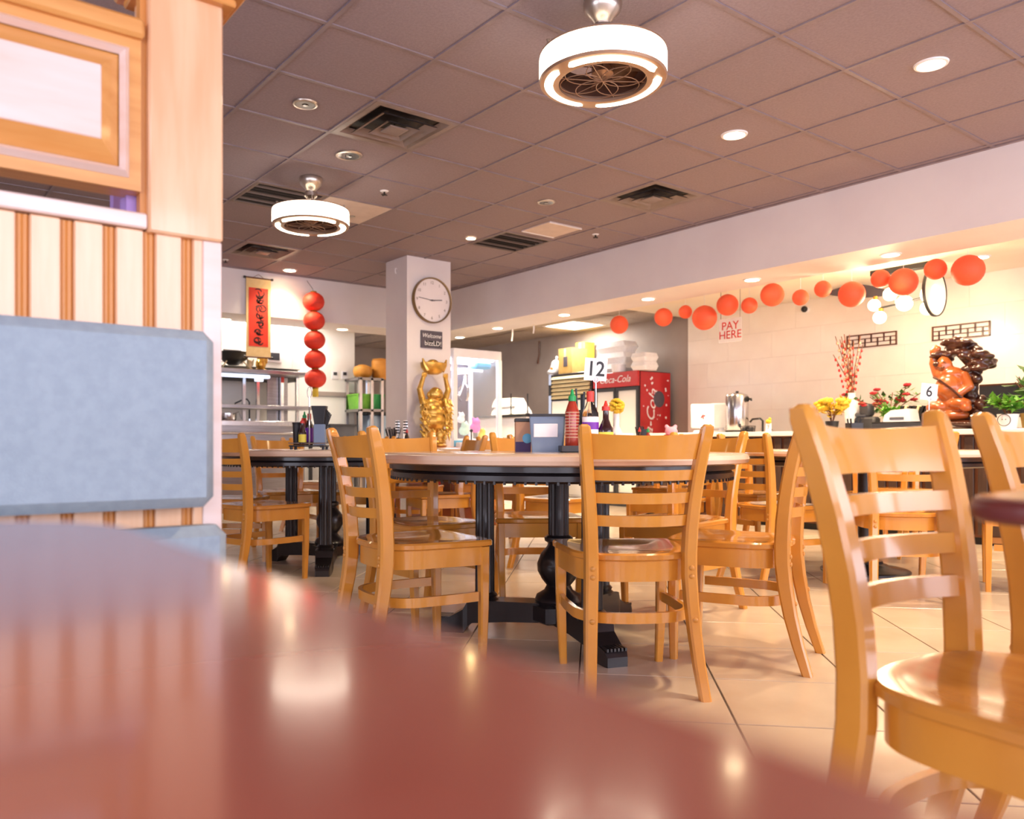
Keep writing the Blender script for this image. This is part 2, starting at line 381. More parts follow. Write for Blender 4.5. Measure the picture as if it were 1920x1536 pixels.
# ================================================================== CEILING FIXTURES
def tc(i, j): return GX+T*(i+.5), GY+T*(j+.5)
def spot(loc, power, color, size=.09, ang=130, parent=None):
    l = bpy.data.lights.new('downlight_beam', 'SPOT'); l.energy = power; l.color = color; l.spot_size = radians(ang); l.spot_blend = .7; l.shadow_soft_size = size
    o = bpy.data.objects.new('downlight_beam', l); C.objects.link(o); o.location = loc
    if parent: o.parent = parent
    return o
def downlight(x, y, z, label, lit=True, r=.085, power=40, color=WARM, lens='lamp_lens', group='recessed ceiling downlights'):
    t = thing('recessed_downlight', label, 'ceiling light', (x, y, z), 0, group)
    ob('trim_ring', MB().lathe([(r*.74, -.002), (r*.80, -.010), (r*.95, -.008), (r, 0), (r*.74, 0)], 28, cap=False), 'white_plastic' if lit else 'nickel', t)
    if lit:
        ob('lens', MB().lathe([(r*.76, -.001), (r*.70, -.0055), (r*.3, -.0075), (.004, -.008)], 28), lens, t)
        spot((0, 0, -.03), power, color, parent=t)
    else:
        b = ob('reflector', MB().lathe([(r*.76, -.008), (r*.55, -.004), (r*.40, -.0025), (.004, -.002)], 28), 'chrome', t)
        ob('bulb', MB().sph((0, 0, -.006), r*.30, r*.30, .006, 12, 6), 'glass', t)
    return t
DL = 'recessed ceiling downlights'
downlight(*tc(4, -3), CEIL, 'lit round downlight nearest the upper right corner', power=130)
downlight(*tc(4, -1), CEIL, 'lit round downlight between the large ring fan and the soffit', power=130)
downlight(*tc(1, -4), CEIL, 'lit downlight above the close-up chair, out of frame', power=130)
downlight(*tc(4, -5), CEIL, 'lit downlight beyond the upper right corner, out of frame', power=130)
downlight(4.69, 6.37, CEIL, 'small star-bright spotlight above the white column', r=.055, power=40, lens='lamp_star')
downlight(3.88, 8.80, CEIL, 'lit round downlight above the red hanging scroll', power=45, color=WARM)
downlight(*tc(-2, 5), CEIL, 'lit downlight glimpsed through the slot of the booth panel', power=40)
downlight(*tc(0, 1), CEIL, 'unlit recessed can beside the big square diffuser', False, .075)
downlight(*tc(1, 2), CEIL, 'unlit recessed can with shiny fins between diffuser and small fan', False, .095)
downlight(*tc(4, 2), CEIL, 'unlit recessed can near the white access panel', False, .075)
BEAM = [(1670, 477, 'second from the right'), (1410, 524, 'above the PAY HERE sign'), (1215, 560, 'above the stacked foam boxes'), (1058, 590, 'beside the kitchen light panel'), (933, 615, 'above the claw machine'), (880, 634, 'closest to the column')]
for px, py, lb in BEAM:
    p = onz(px, py, BZ); x = min(max(p.x, 6.22), 6.58)
    downlight(x, p.y, BZ, 'lit downlight in the soffit underside, '+lb, power=105, r=.08, group='soffit downlights')
downlight(6.4, 1.2, BZ, 'lit downlight in the soffit underside, just past the right edge', power=105, r=.08, group='soffit downlights')
for px, py, lb in [(1860, 489, 'in the cream ceiling by the largest right paper lantern')]:
    p = onz(px, py, KC-.05); downlight(7.6, p.y, KC-.05, 'lit downlight '+lb, power=45, group='soffit downlights')
for px, py, lb in [(422, 598, 'at the left end of the kitchen soffit'), (642, 617, 'right of the red lantern strand')]:
    p = onz(px, py, BZ); downlight(p.x, min(max(p.y, 9.2), 9.55), BZ, 'lit downlight '+lb, power=45, group='soffit downlights', color=WARMW)

def diffuser(i, j, label):
    x, y = tc(i, j); t = thing('air_diffuser', label, 'air vent', (x, y, CEIL), 0, 'square supply diffusers')
    def sq(h, z): return [(-h, -h, z), (h, -h, z), (h, h, z), (-h, h, z)]
    ob('face_frame', MB().loft([sq(.297, .002), sq(.297, -.006), sq(.255, -.006), sq(.215, .020)], cap=False), 'diffuser_metal', t, smooth=False)
    ob('throat', MB().loft([sq(.25, .026), sq(.02, .027)]), 'grille_dark', t, smooth=False)
    ob('outer_cone', MB().loft([sq(.205, -.018), sq(.15, .012), sq(.145, .012), sq(.200, -.020)], cap=False), 'diffuser_metal', t, smooth=False)
    ob('inner_cone', MB().loft([sq(.125, -.024), sq(.07, .006), sq(.065, .006), sq(.12, -.026)], cap=False), 'diffuser_metal', t, smooth=False)
    ob('center_plate', MB().loft([sq(.065, -.016), sq(.065, -.022), sq(.05, -.026)]), 'diffuser_metal', t, smooth=False)
    ob('hanger', MB().box(-.004, .004, -.004, .004, -.016, .026), 'grille_dark', t)
    return t
diffuser(1, 1, 'large square air diffuser nearest the camera, left of the big fan')
diffuser(5, 1, 'square air diffuser next to the soffit beam')
diffuser(2, 7, 'square air diffuser farthest back, above the scroll')
def grille(i, j, label):
    x, y = tc(i, j); t = thing('return_grille', label, 'air vent', (x, y, CEIL), 0, 'dark return grilles')
    ob('frame', MB().loft([[(-.30, -.30, .0), (.30, -.30, 0), (.30, .30, 0), (-.30, .30, 0)], [(-.30, -.30, -.006), (.30, -.30, -.006), (.30, .30, -.006), (-.30, .30, -.006)], [(-.27, -.27, -.006), (.27, -.27, -.006), (.27, .27, -.006), (-.27, .27, -.006)], [(-.27, -.27, .014), (.27, -.27, .014), (.27, .27, .014), (-.27, .27, .014)]], cap=False), 'grille_bar', t, smooth=False)
    ob('backing', B(-.29, .29, -.29, .29, .015, .022), 'grille_dark', t, smooth=False)
    for k in range(-4, 5):
        o = ob('slat', B(-.268, .268, -.004, .004, -.004, .014), 'grille_bar' if k % 3 == 0 else 'grille_dark', t, (0, k*.06, 0), smooth=False)
grille(1, 4, 'dark slatted return grille behind the small ring fan')
grille(5, 4, 'dark slatted return grille beside the column spotlight')
x, y = tc(2, 4); t = thing('access_panel', 'plain beige ceiling panel beside the small ring fan', 'ceiling panel', (x, y, CEIL))
ob('panel', B(-.299, .299, -.299, .299, -.004, .012, .003), 'beige_panel', t, smooth=False)
ob('latch', MB().cyl((.12, .1, -.012), .025, .009, 14).box(-.03, .02, .09, .11, -.010, -.003), 'nickel', t)
x, y = tc(5, 3); t = thing('access_panel', 'pale ceiling panel beside the farther dark grille', 'ceiling panel', (x, y, CEIL))
ob('panel', B(-.20, .20, -.20, .20, -.010, .002, .003), 'beige_panel', t, smooth=False)
ob('edge', MB().box(-.20, .20, -.20, -.185, -.014, -.009).box(-.20, .20, .185, .20, -.014, -.009), 'white_plastic', t)
def sprinkler(x, y, lb):
    t = thing('sprinkler_head', lb, 'sprinkler', (x, y, CEIL), 0, 'ceiling sprinkler heads')
    ob('plate', MB().lathe([(.035, 0), (.03, -.006), (.012, -.008)], 16), 'white_plastic', t)
    ob('head', MB().cyl((0, 0, -.03), .008, .024, 8), 'grille_dark', t)
    ob('deflector', MB().box(-.026, .026, -.006, .006, -.034, -.030).box(-.006, .006, -.026, .026, -.034, -.030), 'grille_dark', t)
sprinkler(3.27, 5.60, 'small cross-shaped sprinkler head beside the beige panel'); sprinkler(5.57, 5.55, 'small dark sprinkler head near the soffit beam'); sprinkler(3.1, 8.72, 'small dark sprinkler head close to the back soffit')

def ring_fan(x, y, label):
    t = thing('ring_ceiling_fan', label, 'ceiling fan', (x, y, CEIL), 0, 'drum ceiling fan lights')
    ob('canopy', MB().lathe([(.085, 0), (.088, -.02), (.08, -.05), (.045, -.085), (.035, -.10), (.05, -.115), (.05, -.14), (.025, -.16)], 28), 'nickel', t)
    ob('stem', MB().cyl((0, 0, -.26), .014, .12, 12), 'nickel', t)
    for k in range(3):
        a = 2*pi*k/3+.5; ob('strut', MB().tube([(.02*cos(a), .02*sin(a), -.15), (.05*cos(a), .05*sin(a), -.2), (.14*cos(a), .14*sin(a), -.248)], .006, 6), 'nickel', t)
    for a in (pi*.83, -.35):
        c = (.25*cos(a), .25*sin(a)); ob('post', MB().cyl((*c, -.25), .007, .06, 8).cyl((*c, -.19), .010, .006, 8), 'nickel', t)
    ob('drum_shade', MB().lathe([(.262, -.250), (.284, -.252), (.287, -.262), (.287, -.350), (.284, -.356), (.270, -.356), (.262, -.345)], 56, cap=False), 'fan_shade', t)
    ob('top_ring', MB().lathe([(.225, -.240), (.285, -.244), (.285, -.251), (.225, -.248)], 48, cap=False), 'fan_body', t)
    ob('bottom_ring', MB().lathe([(.198, -.345), (.198, -.372), (.21, -.374), (.282, -.366), (.288, -.356), (.275, -.348)], 56, cap=False), 'fan_body', t)
    for k in range(3):
        a0 = radians(120*k+8-60); a1 = radians(120*k+112-60); seg = 26; m = MB(); rings = []
        for q in range(seg+1):
            a = a0+(a1-a0)*q/seg; u = min(q, seg-q); hw = .020*min(1, sqrt(max(.0, 1-(1-min(u/2.0, 1))**2))+.15)
            rings.append([((.243+s*hw)*cos(a), (.243+s*hw)*sin(a), zz) for s, zz in ((-1, -.371), (-.6, -.3775), (.6, -.3755), (1, -.369))])
        m.loft(rings, closed=False, cap=False); ob('light_arc', m, 'fan_arc', t)
    ob('inner_wall', MB().lathe([(.20, -.25), (.20, -.37)], 40, cap=False), 'fan_blade', t)
    ob('hub', MB().lathe([(.05, -.25), (.05, -.33), (.03, -.345), (.012, -.35)], 20), 'fan_body', t)
    for k in range(7):
        a = 2*pi*k/7; m = MB(); m.loft([[(.04, -.02, -.29), (.04, .02, -.31), (.04, .02, -.313), (.04, -.02, -.293)], [(.185, -.045, -.285), (.19, .035, -.32), (.19, .035, -.323), (.185, -.045, -.288)]])
        m.xf(Matrix.Rotation(a, 4, 'Z')); ob('blade', m, 'fan_blade', t)
    gd = MB()
    for k in range(6):
        a = 2*pi*k/6; c = (.098*cos(a), .098*sin(a)); gd.tube([(c[0]+.098*cos(2*pi*q/22), c[1]+.098*sin(2*pi*q/22), -.358) for q in range(22)], .0022, 5, closed=True)
    for k in range(6):
        a = 2*pi*k/6+.5; gd.tube([(.195*cos(a), .195*sin(a), -.356), (0, 0, -.362), (-.195*cos(a), -.195*sin(a), -.356)], .002, 5)
    ob('guard_wire', gd, 'fan_body', t)
    return t
ring_fan(*tc(1, -2), 'large drum-shaped fan light with glowing white ring, nearest the camera')
t2 = ring_fan(*tc(1, 3), 'smaller-looking drum fan light farther back by the beige panel')
# light panel troffer in kitchen ceiling
t = thing('ceiling_light_panel', 'flat white light panel in the kitchen ceiling', 'ceiling light', (7.81, 8.2, KC))
ob('frame', MB().loft([[(-.31, -.31, 0), (.31, -.31, 0), (.31, .31, 0), (-.31, .31, 0)], [(-.31, -.31, -.014), (.31, -.31, -.014), (.31, .31, -.014), (-.31, .31, -.014)], [(-.28, -.28, -.014), (.28, -.28, -.014), (.28, .28, -.014), (-.28, .28, -.014)]], cap=False), 'white_plastic', t, smooth=False)
ob('lens', B(-.285, .285, -.285, .285, -.012, -.002), 'panel_light', t, smooth=False)
kl = area('panel_glow', (7.81, 8.2, KC-.03), (0, 0, 0), .55, .55, 22, (1, .96, .9))
kl = area('kitchen_light', (4.2, 10.0, KC-.02), (0, 0, 0), 1.2, .4, 24, (1, .95, .88))
t = thing('ceiling_light_panel', 'light panel above the kitchen line behind the scroll', 'ceiling light', (4.2, 10.0, KC))
ob('frame', B(-.62, .62, -.22, .22, -.012, 0), 'white_plastic', t, smooth=False); ob('lens', B(-.6, .6, -.2, .2, -.015, -.011), 'panel_light', t, smooth=False)

# ================================================================== CHAIRS
def seat_outline(sc=1.0, n=28):
    pts = []
    for k in range(n+1):                       # rounded back, right to left
        a = -pi*k/n; c, s_ = cos(a), sin(a); e = 2/2.7
        pts.append((.205*sc*abs(c)**e*(1 if c >= 0 else -1), -.03*sc-.19*sc*abs(s_)**e))
    fr = [(-.216, .10), (-.218, .17), (-.213, .195), (-.200, .205), (-.08, .210), (.08, .210), (.200, .205), (.213, .195), (.218, .17), (.216, .10)]
    return [(x, y) for x, y in pts]+[(x*sc, y*sc) for x, y in fr]
def chair_meshes():
    D = {}
    o = seat_outline(); m = MB()
    i1 = [(x*.80, y*.80-.005) for x, y in o]; i2 = [(x*.55, y*.55-.01) for x, y in o]; i3 = [(x*.2, y*.2-.01) for x, y in o]; b = inset(o, .006); bb = inset(o, .012)
    m.loft([[(x, y, .424) for x, y in bb], [(x, y, .430) for x, y in o], [(x, y, .444) for x, y in o], [(x, y, .450) for x, y in b], [(x, y, .4495) for x, y in i1], [(x, y, .443) for x, y in i2], [(x, y, .441) for x, y in i3]])
    D['seat'] = mesh('seat', m, 'seat_wood')
    ou = inset(o, .016); iu = inset(o, .034); m = MB()
    m.loft([[(x, y, .358) for x, y in iu], [(x, y, .358) for x, y in ou], [(x, y, .4235) for x, y in ou], [(x, y, .4235) for x, y in iu], [(x, y, .358) for x, y in iu]], cap=False)
    D['apron'] = mesh('apron', m, 'chair_wood')
    # U-shaped stretcher: from the front legs round the back
    u = [(.188, .15), (.192, .05)]+[(x*.93, y*.95+.004) for x, y in seat_outline()[2:27]]+[(-.192, .05), (-.188, .15)]
    m = MB(); rings = []
    for k, (x, y) in enumerate(u):
        a = Vector(u[max(k-1, 0)]); c = Vector(u[min(k+1, len(u)-1)]); tt = (c-a).normalized(); nn = Vector((-tt.y, tt.x))*.008
        zz = .225 if True else 0
        rings.append([(x+nn.x, y+nn.y, zz), (x+nn.x, y+nn.y, zz+.034), (x-nn.x, y-nn.y, zz+.034), (x-nn.x, y-nn.y, zz)])
    m.loft(rings); D['stretcher'] = mesh('stretcher', m, 'chair_wood')
    zs = [0, .10, .20, .30, .38, .45, .53, .61, .69, .77, .835, .855, .862]
    yb = [-.290, -.258, -.232, -.214, -.205, -.204, -.208, -.217, -.230, -.248, -.266, -.271, -.270]
    xs = [.182, .174, .168, .163, .160, .160, .163, .169, .177, .186, .194, .196, .196]
    wd = [.034, .036, .038, .040, .041, .041, .041, .040, .039, .038, .037, .033, .018]; dp = [.034, .040, .046, .050, .052, .052, .051, .049, .047, .045, .041, .034, .016]
    for sgn, nm in ((-1, 'L'), (1, 'R')):
        D['post'+nm] = mesh('back_post', MB().sweep([(sgn*x, y, z) for x, y, z in zip(xs, yb, zs)], wd, dp, .35), 'chair_wood')
        D['leg'+nm] = mesh('front_leg', MB().sweep([(sgn*.178, .176, 0), (sgn*.186, .176, .2), (sgn*.188, .174, .4236)], [.026, .033, .038], [.026, .033, .038], .3), 'chair_wood')
        bm_ = MB()
    def ip(z, arr):
        for k in range(len(zs)-1):
            if zs[k] <= z <= zs[k+1]:
                f = (z-zs[k])/(zs[k+1]-zs[k]); return arr[k]*(1-f)+arr[k+1]*f
    def rail(z0, z1, th, bow, crown=0):
        m = MB(); rings = []; n = 14
        for k in range(n+1):
            u_ = -1+2*k/n; rr = []
            for z, s_ in ((z0, 1), (z1, 1), (z1, -1), (z0, -1)):
                cz = crown*(1-u_*u_) if (z == z1 or crown > -.004) else 0
                xx = (ip(min(max(z, 0), .86), xs)-.006)*u_; yy = ip(min(z, .86), yb)+.006-bow*(1-u_*u_)+s_*th/2
                rr.append((xx, yy, z+cz))
            rings.append(rr)
        return m.loft(rings)
    D['top'] = mesh('top_rail', rail(.752, .834, .018, .046, -.008), 'chair_wood')
    D['s1'] = mesh('slat', rail(.686, .719, .016, .046, -.002), 'chair_wood')
    D['s2'] = mesh('slat', rail(.613, .647, .016, .044, -.002), 'chair_wood')
    D['s3'] = mesh('slat', rail(.540, .575, .016, .042, -.002), 'chair_wood')
    D['bolt'] = mesh('bolt', MB().lathe([(.0085, 0), (.0085, .003), (.006, .006), (.002, .0072)], 12, ax='y').xf(Matrix.Rotation(pi, 4, 'Z')), 'bolt_wood')
    D['bp'] = [(s_*ip(z, xs), ip(z, yb)-ip(z, dp)/2+.001, z) for s_ in (-1, 1) for z in (.405, .378, .242)]
    return D
CH = chair_meshes()
def chair(r, d, th, label, group, bolts=True, z=0):
    p = W(r, d, z); t = thing('dining_chair', label, 'chair', p, facing(th), group)
    for nm, k in (('seat', 'seat'), ('apron', 'apron'), ('stretcher', 'stretcher'), ('back_post', 'postL'), ('back_post', 'postR'), ('front_leg', 'legL'), ('front_leg', 'legR'), ('top_rail', 'top'), ('slat', 's1'), ('slat', 's2'), ('slat', 's3')):
        link(nm, CH[k], t)
    if bolts:
        for b in CH['bp']: link('bolt', CH['bolt'], t, b)
    return t
G1 = 'ladder-back chairs around the central round table'; G2 = 'ladder-back chairs around the left round table'; G3 = 'ladder-back chairs at the right-hand tables'; G4 = 'ladder-back chairs at the far tables'; G5 = 'ladder-back chairs at the red table on the right'
chair(.513, 2.803, -4.5, 'honey wood ladder-back chair with its back to the camera, front of the central table', G1)
chair(-.215, 3.06, 59.5, 'honey wood ladder-back chair turned right, left of the central round table', G1)
chair(.982, 3.094, -60.5, 'honey wood ladder-back chair facing left, right of the centre chair', G1)
chair(-.215, 3.72, 143.6, 'ladder-back chair behind the left chair, turned towards the camera under the central table', G1)
chair(.302, 4.03, 177, 'ladder-back chair on the far side of the central table, facing the camera', G1)
chair(.97, 3.88, -133.6, 'ladder-back chair on the far right of the central table, half hidden behind two chairs', G1)
chair(.822, 1.143, 146.5, 'large close-up ladder-back chair with glossy seat at the right edge', G5)
p5 = Vector((1.925, .40)); chair(RT[0]*p5.x+RT[1]*p5.y, FW[0]*p5.x+FW[1]*p5.y, 146.5, 'ladder-back chair cut off by the right edge, beside the large close-up chair', G5)
chair(-1.263, 4.814, 40.5, 'ladder-back chair beside the booth, pulled up to the left round table', G2)
chair(-1.62, 5.35, 95, 'ladder-back chair mostly hidden behind the booth edge', G2)
chair(-1.42, 6.15, 150, 'ladder-back chair on the far left side of the left round table', G2, False)
chair(-.86, 6.12, 186, 'ladder-back chair behind the condiment caddy of the left table', G2, False)
chair(-.25, 5.75, 250, 'ladder-back chair between the left table and the white column', G2, False)
chair(1.788, 4.768, 68, 'ladder-back chair left of the right-hand round table, seen between two nearer chairs', G3)
chair(2.25, 4.34, 12, 'ladder-back chair seen through the slats of the large close-up chair', G3)
chair(3.02, 4.46, -60, 'ladder-back chair right of the right-hand table, beside the red table edge', G3)
chair(2.05, 5.92, 150, 'ladder-back chair on the far left side of the right-hand table', G3, False)
chair(2.90, 5.88, 215, 'ladder-back chair on the far right side of the right-hand table', G3, False)
chair(.55, 5.35, 40, 'ladder-back chair at the far table, seen under the central table top', G4, False)
chair(1.28, 5.35, -35, 'ladder-back chair at the far table, right of its middle', G4, False)
chair(.35, 6.55, 140, 'ladder-back chair on the far side of the far table, near the claw machine', G4, False)
chair(1.55, 6.6, 215, 'ladder-back chair on the far side of the far table, near the drinks fridge', G4, False)
chair(-.50, 6.88, 5, 'ladder-back chair in front of the gold statue table', G4, False)
chair(-.02, 7.62, 262, 'ladder-back chair right of the gold statue table', G4, False)
chair(-1.5, 7.65, 88, 'ladder-back chair left of the table near the kitchen pass', G4, False)
chair(3.35, 6.35, 190, 'ladder-back chair in front of the slatted counter', G3, False)

# ================================================================== TABLES
TZ = .765
def flutes(r, n=16, depth=.10):
    return [(r*(1-depth*(k % 2))*cos(2*pi*k/(2*n)), r*(1-depth*(k % 2))*sin(2*pi*k/(2*n))) for k in range(2*n)]
def round_table(r, d, ang, label, R=.76, base='tripod', group='round stone-topped tables'):
    t = thing('round_table', label, 'table', W(r, d), 0, group); t.rotation_euler.z = -YAW
    prof = [(R-.03, TZ-.042), (R-.006, TZ-.036), (R, TZ-.022), (R-.005, TZ-.007), (R-.022, TZ), (R*.5, TZ)]
    ob('table_top', MB().lathe(prof, 72), 'marble_top', t)
    ob('apron_ring', MB().lathe([(R-.10, TZ-.043), (R-.055, TZ-.043), (R-.055, TZ-.062), (R-.07, TZ-.066), (R-.06, TZ-.074), (R-.06, TZ-.092), (R-.075, TZ-.100), (R-.12, TZ-.100)], 64, cap=False), 'black_wood', t)
    ob('under_plate', MB().lathe([(.34, TZ-.105), (.36, TZ-.10), (R-.11, TZ-.06), (R-.10, TZ-.043)], 32), 'black_wood', t)
    if base == 'tripod':
        bead = MB()
        for k in range(120):
            a = 2*pi*k/120; bead.box(-.003, .003, -.004, .004, TZ-.104, TZ-.093)
            for q in range(8):
                x, y, z = bead.v[-8+q]; x += R-.062; bead.v[-8+q] = (x*cos(a)-y*sin(a), x*sin(a)+y*cos(a), z)
        bo = ob('dentil_trim', bead, 'nickel' if False else 'black_wood', t); bo['kind'] = 'stuff'
        ob('baluster', MB().lathe([(.095, .135), (.10, .15), (.092, .17), (.06, .19), (.05, .21), (.07, .235), (.088, .27), (.09, .30), (.075, .34), (.05, .37), (.043, .385), (.058, .395), (.06, .41), (.046, .42)], 28), 'black_wood', t)
        ob('shaft', MB().loft([[(x, y, .42) for x, y in flutes(.043)], [(x, y, TZ-.10) for x, y in flutes(.043)]]), 'black_wood', t)
        ob('hub', MB().lathe([(.11, .06), (.13, .07), (.13, .13), (.10, .137)], 6), 'black_wood', t)
        for k in range(3):
            a = radians(ang+120*k); rm = Matrix.Rotation(a, 4, 'Z')
            arm = MB(); sec = []
            for x, z0, z1, hw in ((.05, .06, .14, .058), (.22, .055, .14, .054), (.36, .045, .14, .056), (.38, .03, .135, .056), (.40, .0, .10, .05), (.46, .0, .065, .047), (.505, .0, .055, .045), (.52, .0, .035, .04)):
                sec.append([(x, -hw, z0), (x, hw, z0), (x, hw, z1), (x, -hw, z1)])
            arm.loft(sec); f = ob('foot', arm.xf(rm), 'black_wood', t, smooth=False)
            tr = MB()
            for q in range(6): tr.box(.455, .515, -.040+q*.0145, -.032+q*.0145, .055, .066)
            ob('toe_rib', tr.xf(rm), 'black_wood', f)
            ob('column', MB().loft([[(x+.315, y, .165) for x, y in flutes(.042)], [(x+.315, y, TZ-.10) for x, y in flutes(.040)]]).xf(rm), 'black_wood', t)
            ob('column_base', MB().lathe([(.058, .128), (.060, .14), (.048, .15), (.054, .16), (.042, .172)], 24, (.315, 0, 0)).xf(rm), 'black_wood', t)
    else:
        ob('column', MB().lathe([(.042, .10), (.042, TZ-.10)], 28), 'black_wood', t)
        ob('base', MB().lathe([(.26, 0), (.26, .012), (.24, .022), (.14, .035), (.125, .05), (.105, .055), (.10, .07), (.08, .075), (.07, .095), (.045, .11)], 36), 'black_wood', t)
    return t
round_table(.35, 3.40, 168, 'large central round table with pale stone top and black fluted pedestal')
round_table(-.966, 5.4, 155, 'round stone-topped table at left beside the booth, holding the condiment caddy')
round_table(2.45, 5.1, 0, 'round pale-topped table on a single black column at right', base='single')
round_table(.95, 6.0, 20, 'round table behind the central one, in front of the drinks fridge', base='single')
round_table(-.75, 7.6, 20, 'round table in front of the white column', base='single')

def red_table(name_label, poly, legs):
    t = thing('laminate_table', name_label, 'table', (0, 0, 0), 0, 'red-brown laminate tables')
    ip_ = inset(poly, .007); mx, my = sum(p[0] for p in ip_)/len(ip_), sum(p[1] for p in ip_)/len(ip_)
    ob('table_top', MB().loft([[(x, y, .742) for x, y in ip_]]+[[(mx+(x-mx)*f, my+(y-my)*f, .7532) for x, y in ip_] for f in (1, .75, .5, .25, .02)]), 'red_table', t, smooth=False)
    ob('edge_band', MB().loft([[(x, y, z) for x, y in inset(poly, q)] for z, q in ((.7295, .012), (.7305, .006), (.734, .0015), (.741, 0), (.748, .0015), (.7517, .005), (.7528, .009))]), 'red_edge', t)
    for x, y in legs:
        ob('pedestal', MB().lathe([(.25, 0), (.25, .012), (.06, .03), (.038, .05), (.038, .70), (.15, .715), (.15, .7296)], 28, (x, y, 0)), 'black_plastic', t)
red_table('blurred red-brown laminate table top filling the foreground', rrect(-1.10, .120, -.20, .585, .10, 10), [(-.5, .19)])
red_table('dark red-brown rounded table edge entering at the right side', rrect(.772, 2.35, -.75, .335, .07, 8), [(1.2, -.2), (1.95, -.2)])

# ================================================================== BOOTH
YB = 1.48
bt = thing('booth_partition', 'blond wood booth divider with beadboard, raised panel and blue-grey vinyl cushion', 'booth', (0, YB, 0))
XL = -1.25; XR = .518
ob('core', B(XL, XR-.003, .030, .075, .0, 1.175), 'booth_wood', bt, smooth=False)
P0, P1 = .3865, XR                                    # post
ob('post', B(P0, P1, -.012, .085, 1.170, 1.612, .004), 'booth_wood', bt)
ob('post_cap', MB().box(P0-.03, P1+.035, -.05, .12, 1.612, 1.640, .006).box(P0-.015, P1+.018, -.03, .10, 1.598, 1.612, .003), 'booth_trim', bt)
ob('end_stile', B(.483, XR, -.004, .03, .0, 1.170, .002), 'booth_panel', bt)
pitch = .0653; x = .5129
bw = mesh('beadboard', B(-.0235, .0235, 0, .030, .002, 1.173, .003), 'booth_wood')
bd = mesh('bead', MB().lathe([(.0058, .002), (.0058, 1.172)], 10, (0, .012, 0)), 'booth_groove')
k = 0
while x > XL:
    xc = x-.0235
    link('beadboard', bw, bt, (xc, 0, 0))
    for q in (-.0045, .0045): link('bead', bd, bt, (xc-.0327+q, 0, 0))
    x -= pitch; k += 1
ob('top_rail', B(XL, P0, -.008, .060, 1.174, 1.201, .003), 'booth_panel', bt)
# raised panel unit above the slot
pz0, pz1 = 1.238, 1.522; px1 = .376
ob('panel_frame', MB().loft([[(XL, -.004, pz0), (px1, -.004, pz0), (px1, -.004, pz1), (XL, -.004, pz1)], [(XL+.04, -.004, pz0+.028), (px1-.028, -.004, pz0+.028), (px1-.028, -.004, pz1-.045), (XL+.04, -.004, pz1-.045)]], cap=False).box(XL, px1, .0, .05, pz0, pz1), 'booth_trim', bt, smooth=False)
ob('moulding', MB().loft([[(XL+.03, -.005, pz0+.020), (px1-.020, -.005, pz0+.020), (px1-.020, -.005, pz1-.040), (XL+.03, -.005, pz1-.040)], [(XL+.035, -.016, pz0+.028), (px1-.028, -.016, pz0+.028), (px1-.028, -.016, pz1-.048), (XL+.035, -.016, pz1-.048)], [(XL+.04, -.005, pz0+.036), (px1-.036, -.005, pz0+.036), (px1-.036, -.005, pz1-.056), (XL+.04, -.005, pz1-.056)]], cap=False), 'booth_panel', bt, smooth=False)
ob('panel_bevel', MB().loft([[(XL+.04, -.002, pz0+.036), (px1-.036, -.002, pz0+.036), (px1-.036, -.002, pz1-.056), (XL+.04, -.002, pz1-.056)], [(XL+.09, -.024, pz0+.070), (px1-.068, -.024, pz0+.070), (px1-.068, -.024, pz1-.090), (XL+.09, -.024, pz1-.090)]], cap=False), 'booth_trim', bt, smooth=False)
ob('raised_panel', B(XL+.09, px1-.068, -.026, -.01, pz0+.070, pz1-.090, .002), 'booth_panel', bt)
ob('crown_rail', MB().box(XL, px1+.004, -.018, .06, pz1-.022, pz1+.012, .006), 'booth_trim', bt)
ob('side_block', B(px1-.016, P0+.004, .03, .075, 1.200, 1.240), 'lavender_led_tint', bt)  # small added block whose lavender colour imitates purple LED light on the post
ob('side_stile', B(px1, P0+.002, .004, .028, 1.202, 1.60), 'booth_groove', bt)
for nm, z0, z1, x1, y0 in (('back_cushion', .690, .997, .484, -.075), ('lower_cushion', .30, .656, .512, -.06)):
    ob(nm, B(XL, x1, y0, .0, z0, z1, .018), 'vinyl', bt)
ob('seat_base', B(XL, .30, -.50, -.062, 0, .36), 'booth_wood', bt, smooth=False)
ob('seat_cushion', B(XL, .31, -.52, -.062, .36, .46, .03), 'vinyl', bt)
bq = thing('booth_decor_post', 'dark wood post with a strip tinted lavender for purple LED light, behind the booth panel', 'post', (.472, YB+.35, 0))
ob('shaft', B(-.05, .05, -.05, .05, 0, 1.60, .004), 'brown_wood', bq); ob('led_tint_strip', B(-.075, -.052, -.06, -.03, .9, 1.62), 'lavender_led_tint', bq); ob('cap', B(-.07, .07, -.07, .07, 1.60, 1.63, .005), 'brown_wood', bq)  # the strip's lavender is LED light painted in as colour

# ================================================================== WALL AND COLUMN DECOR
def arrow(p, q): return [p, q]
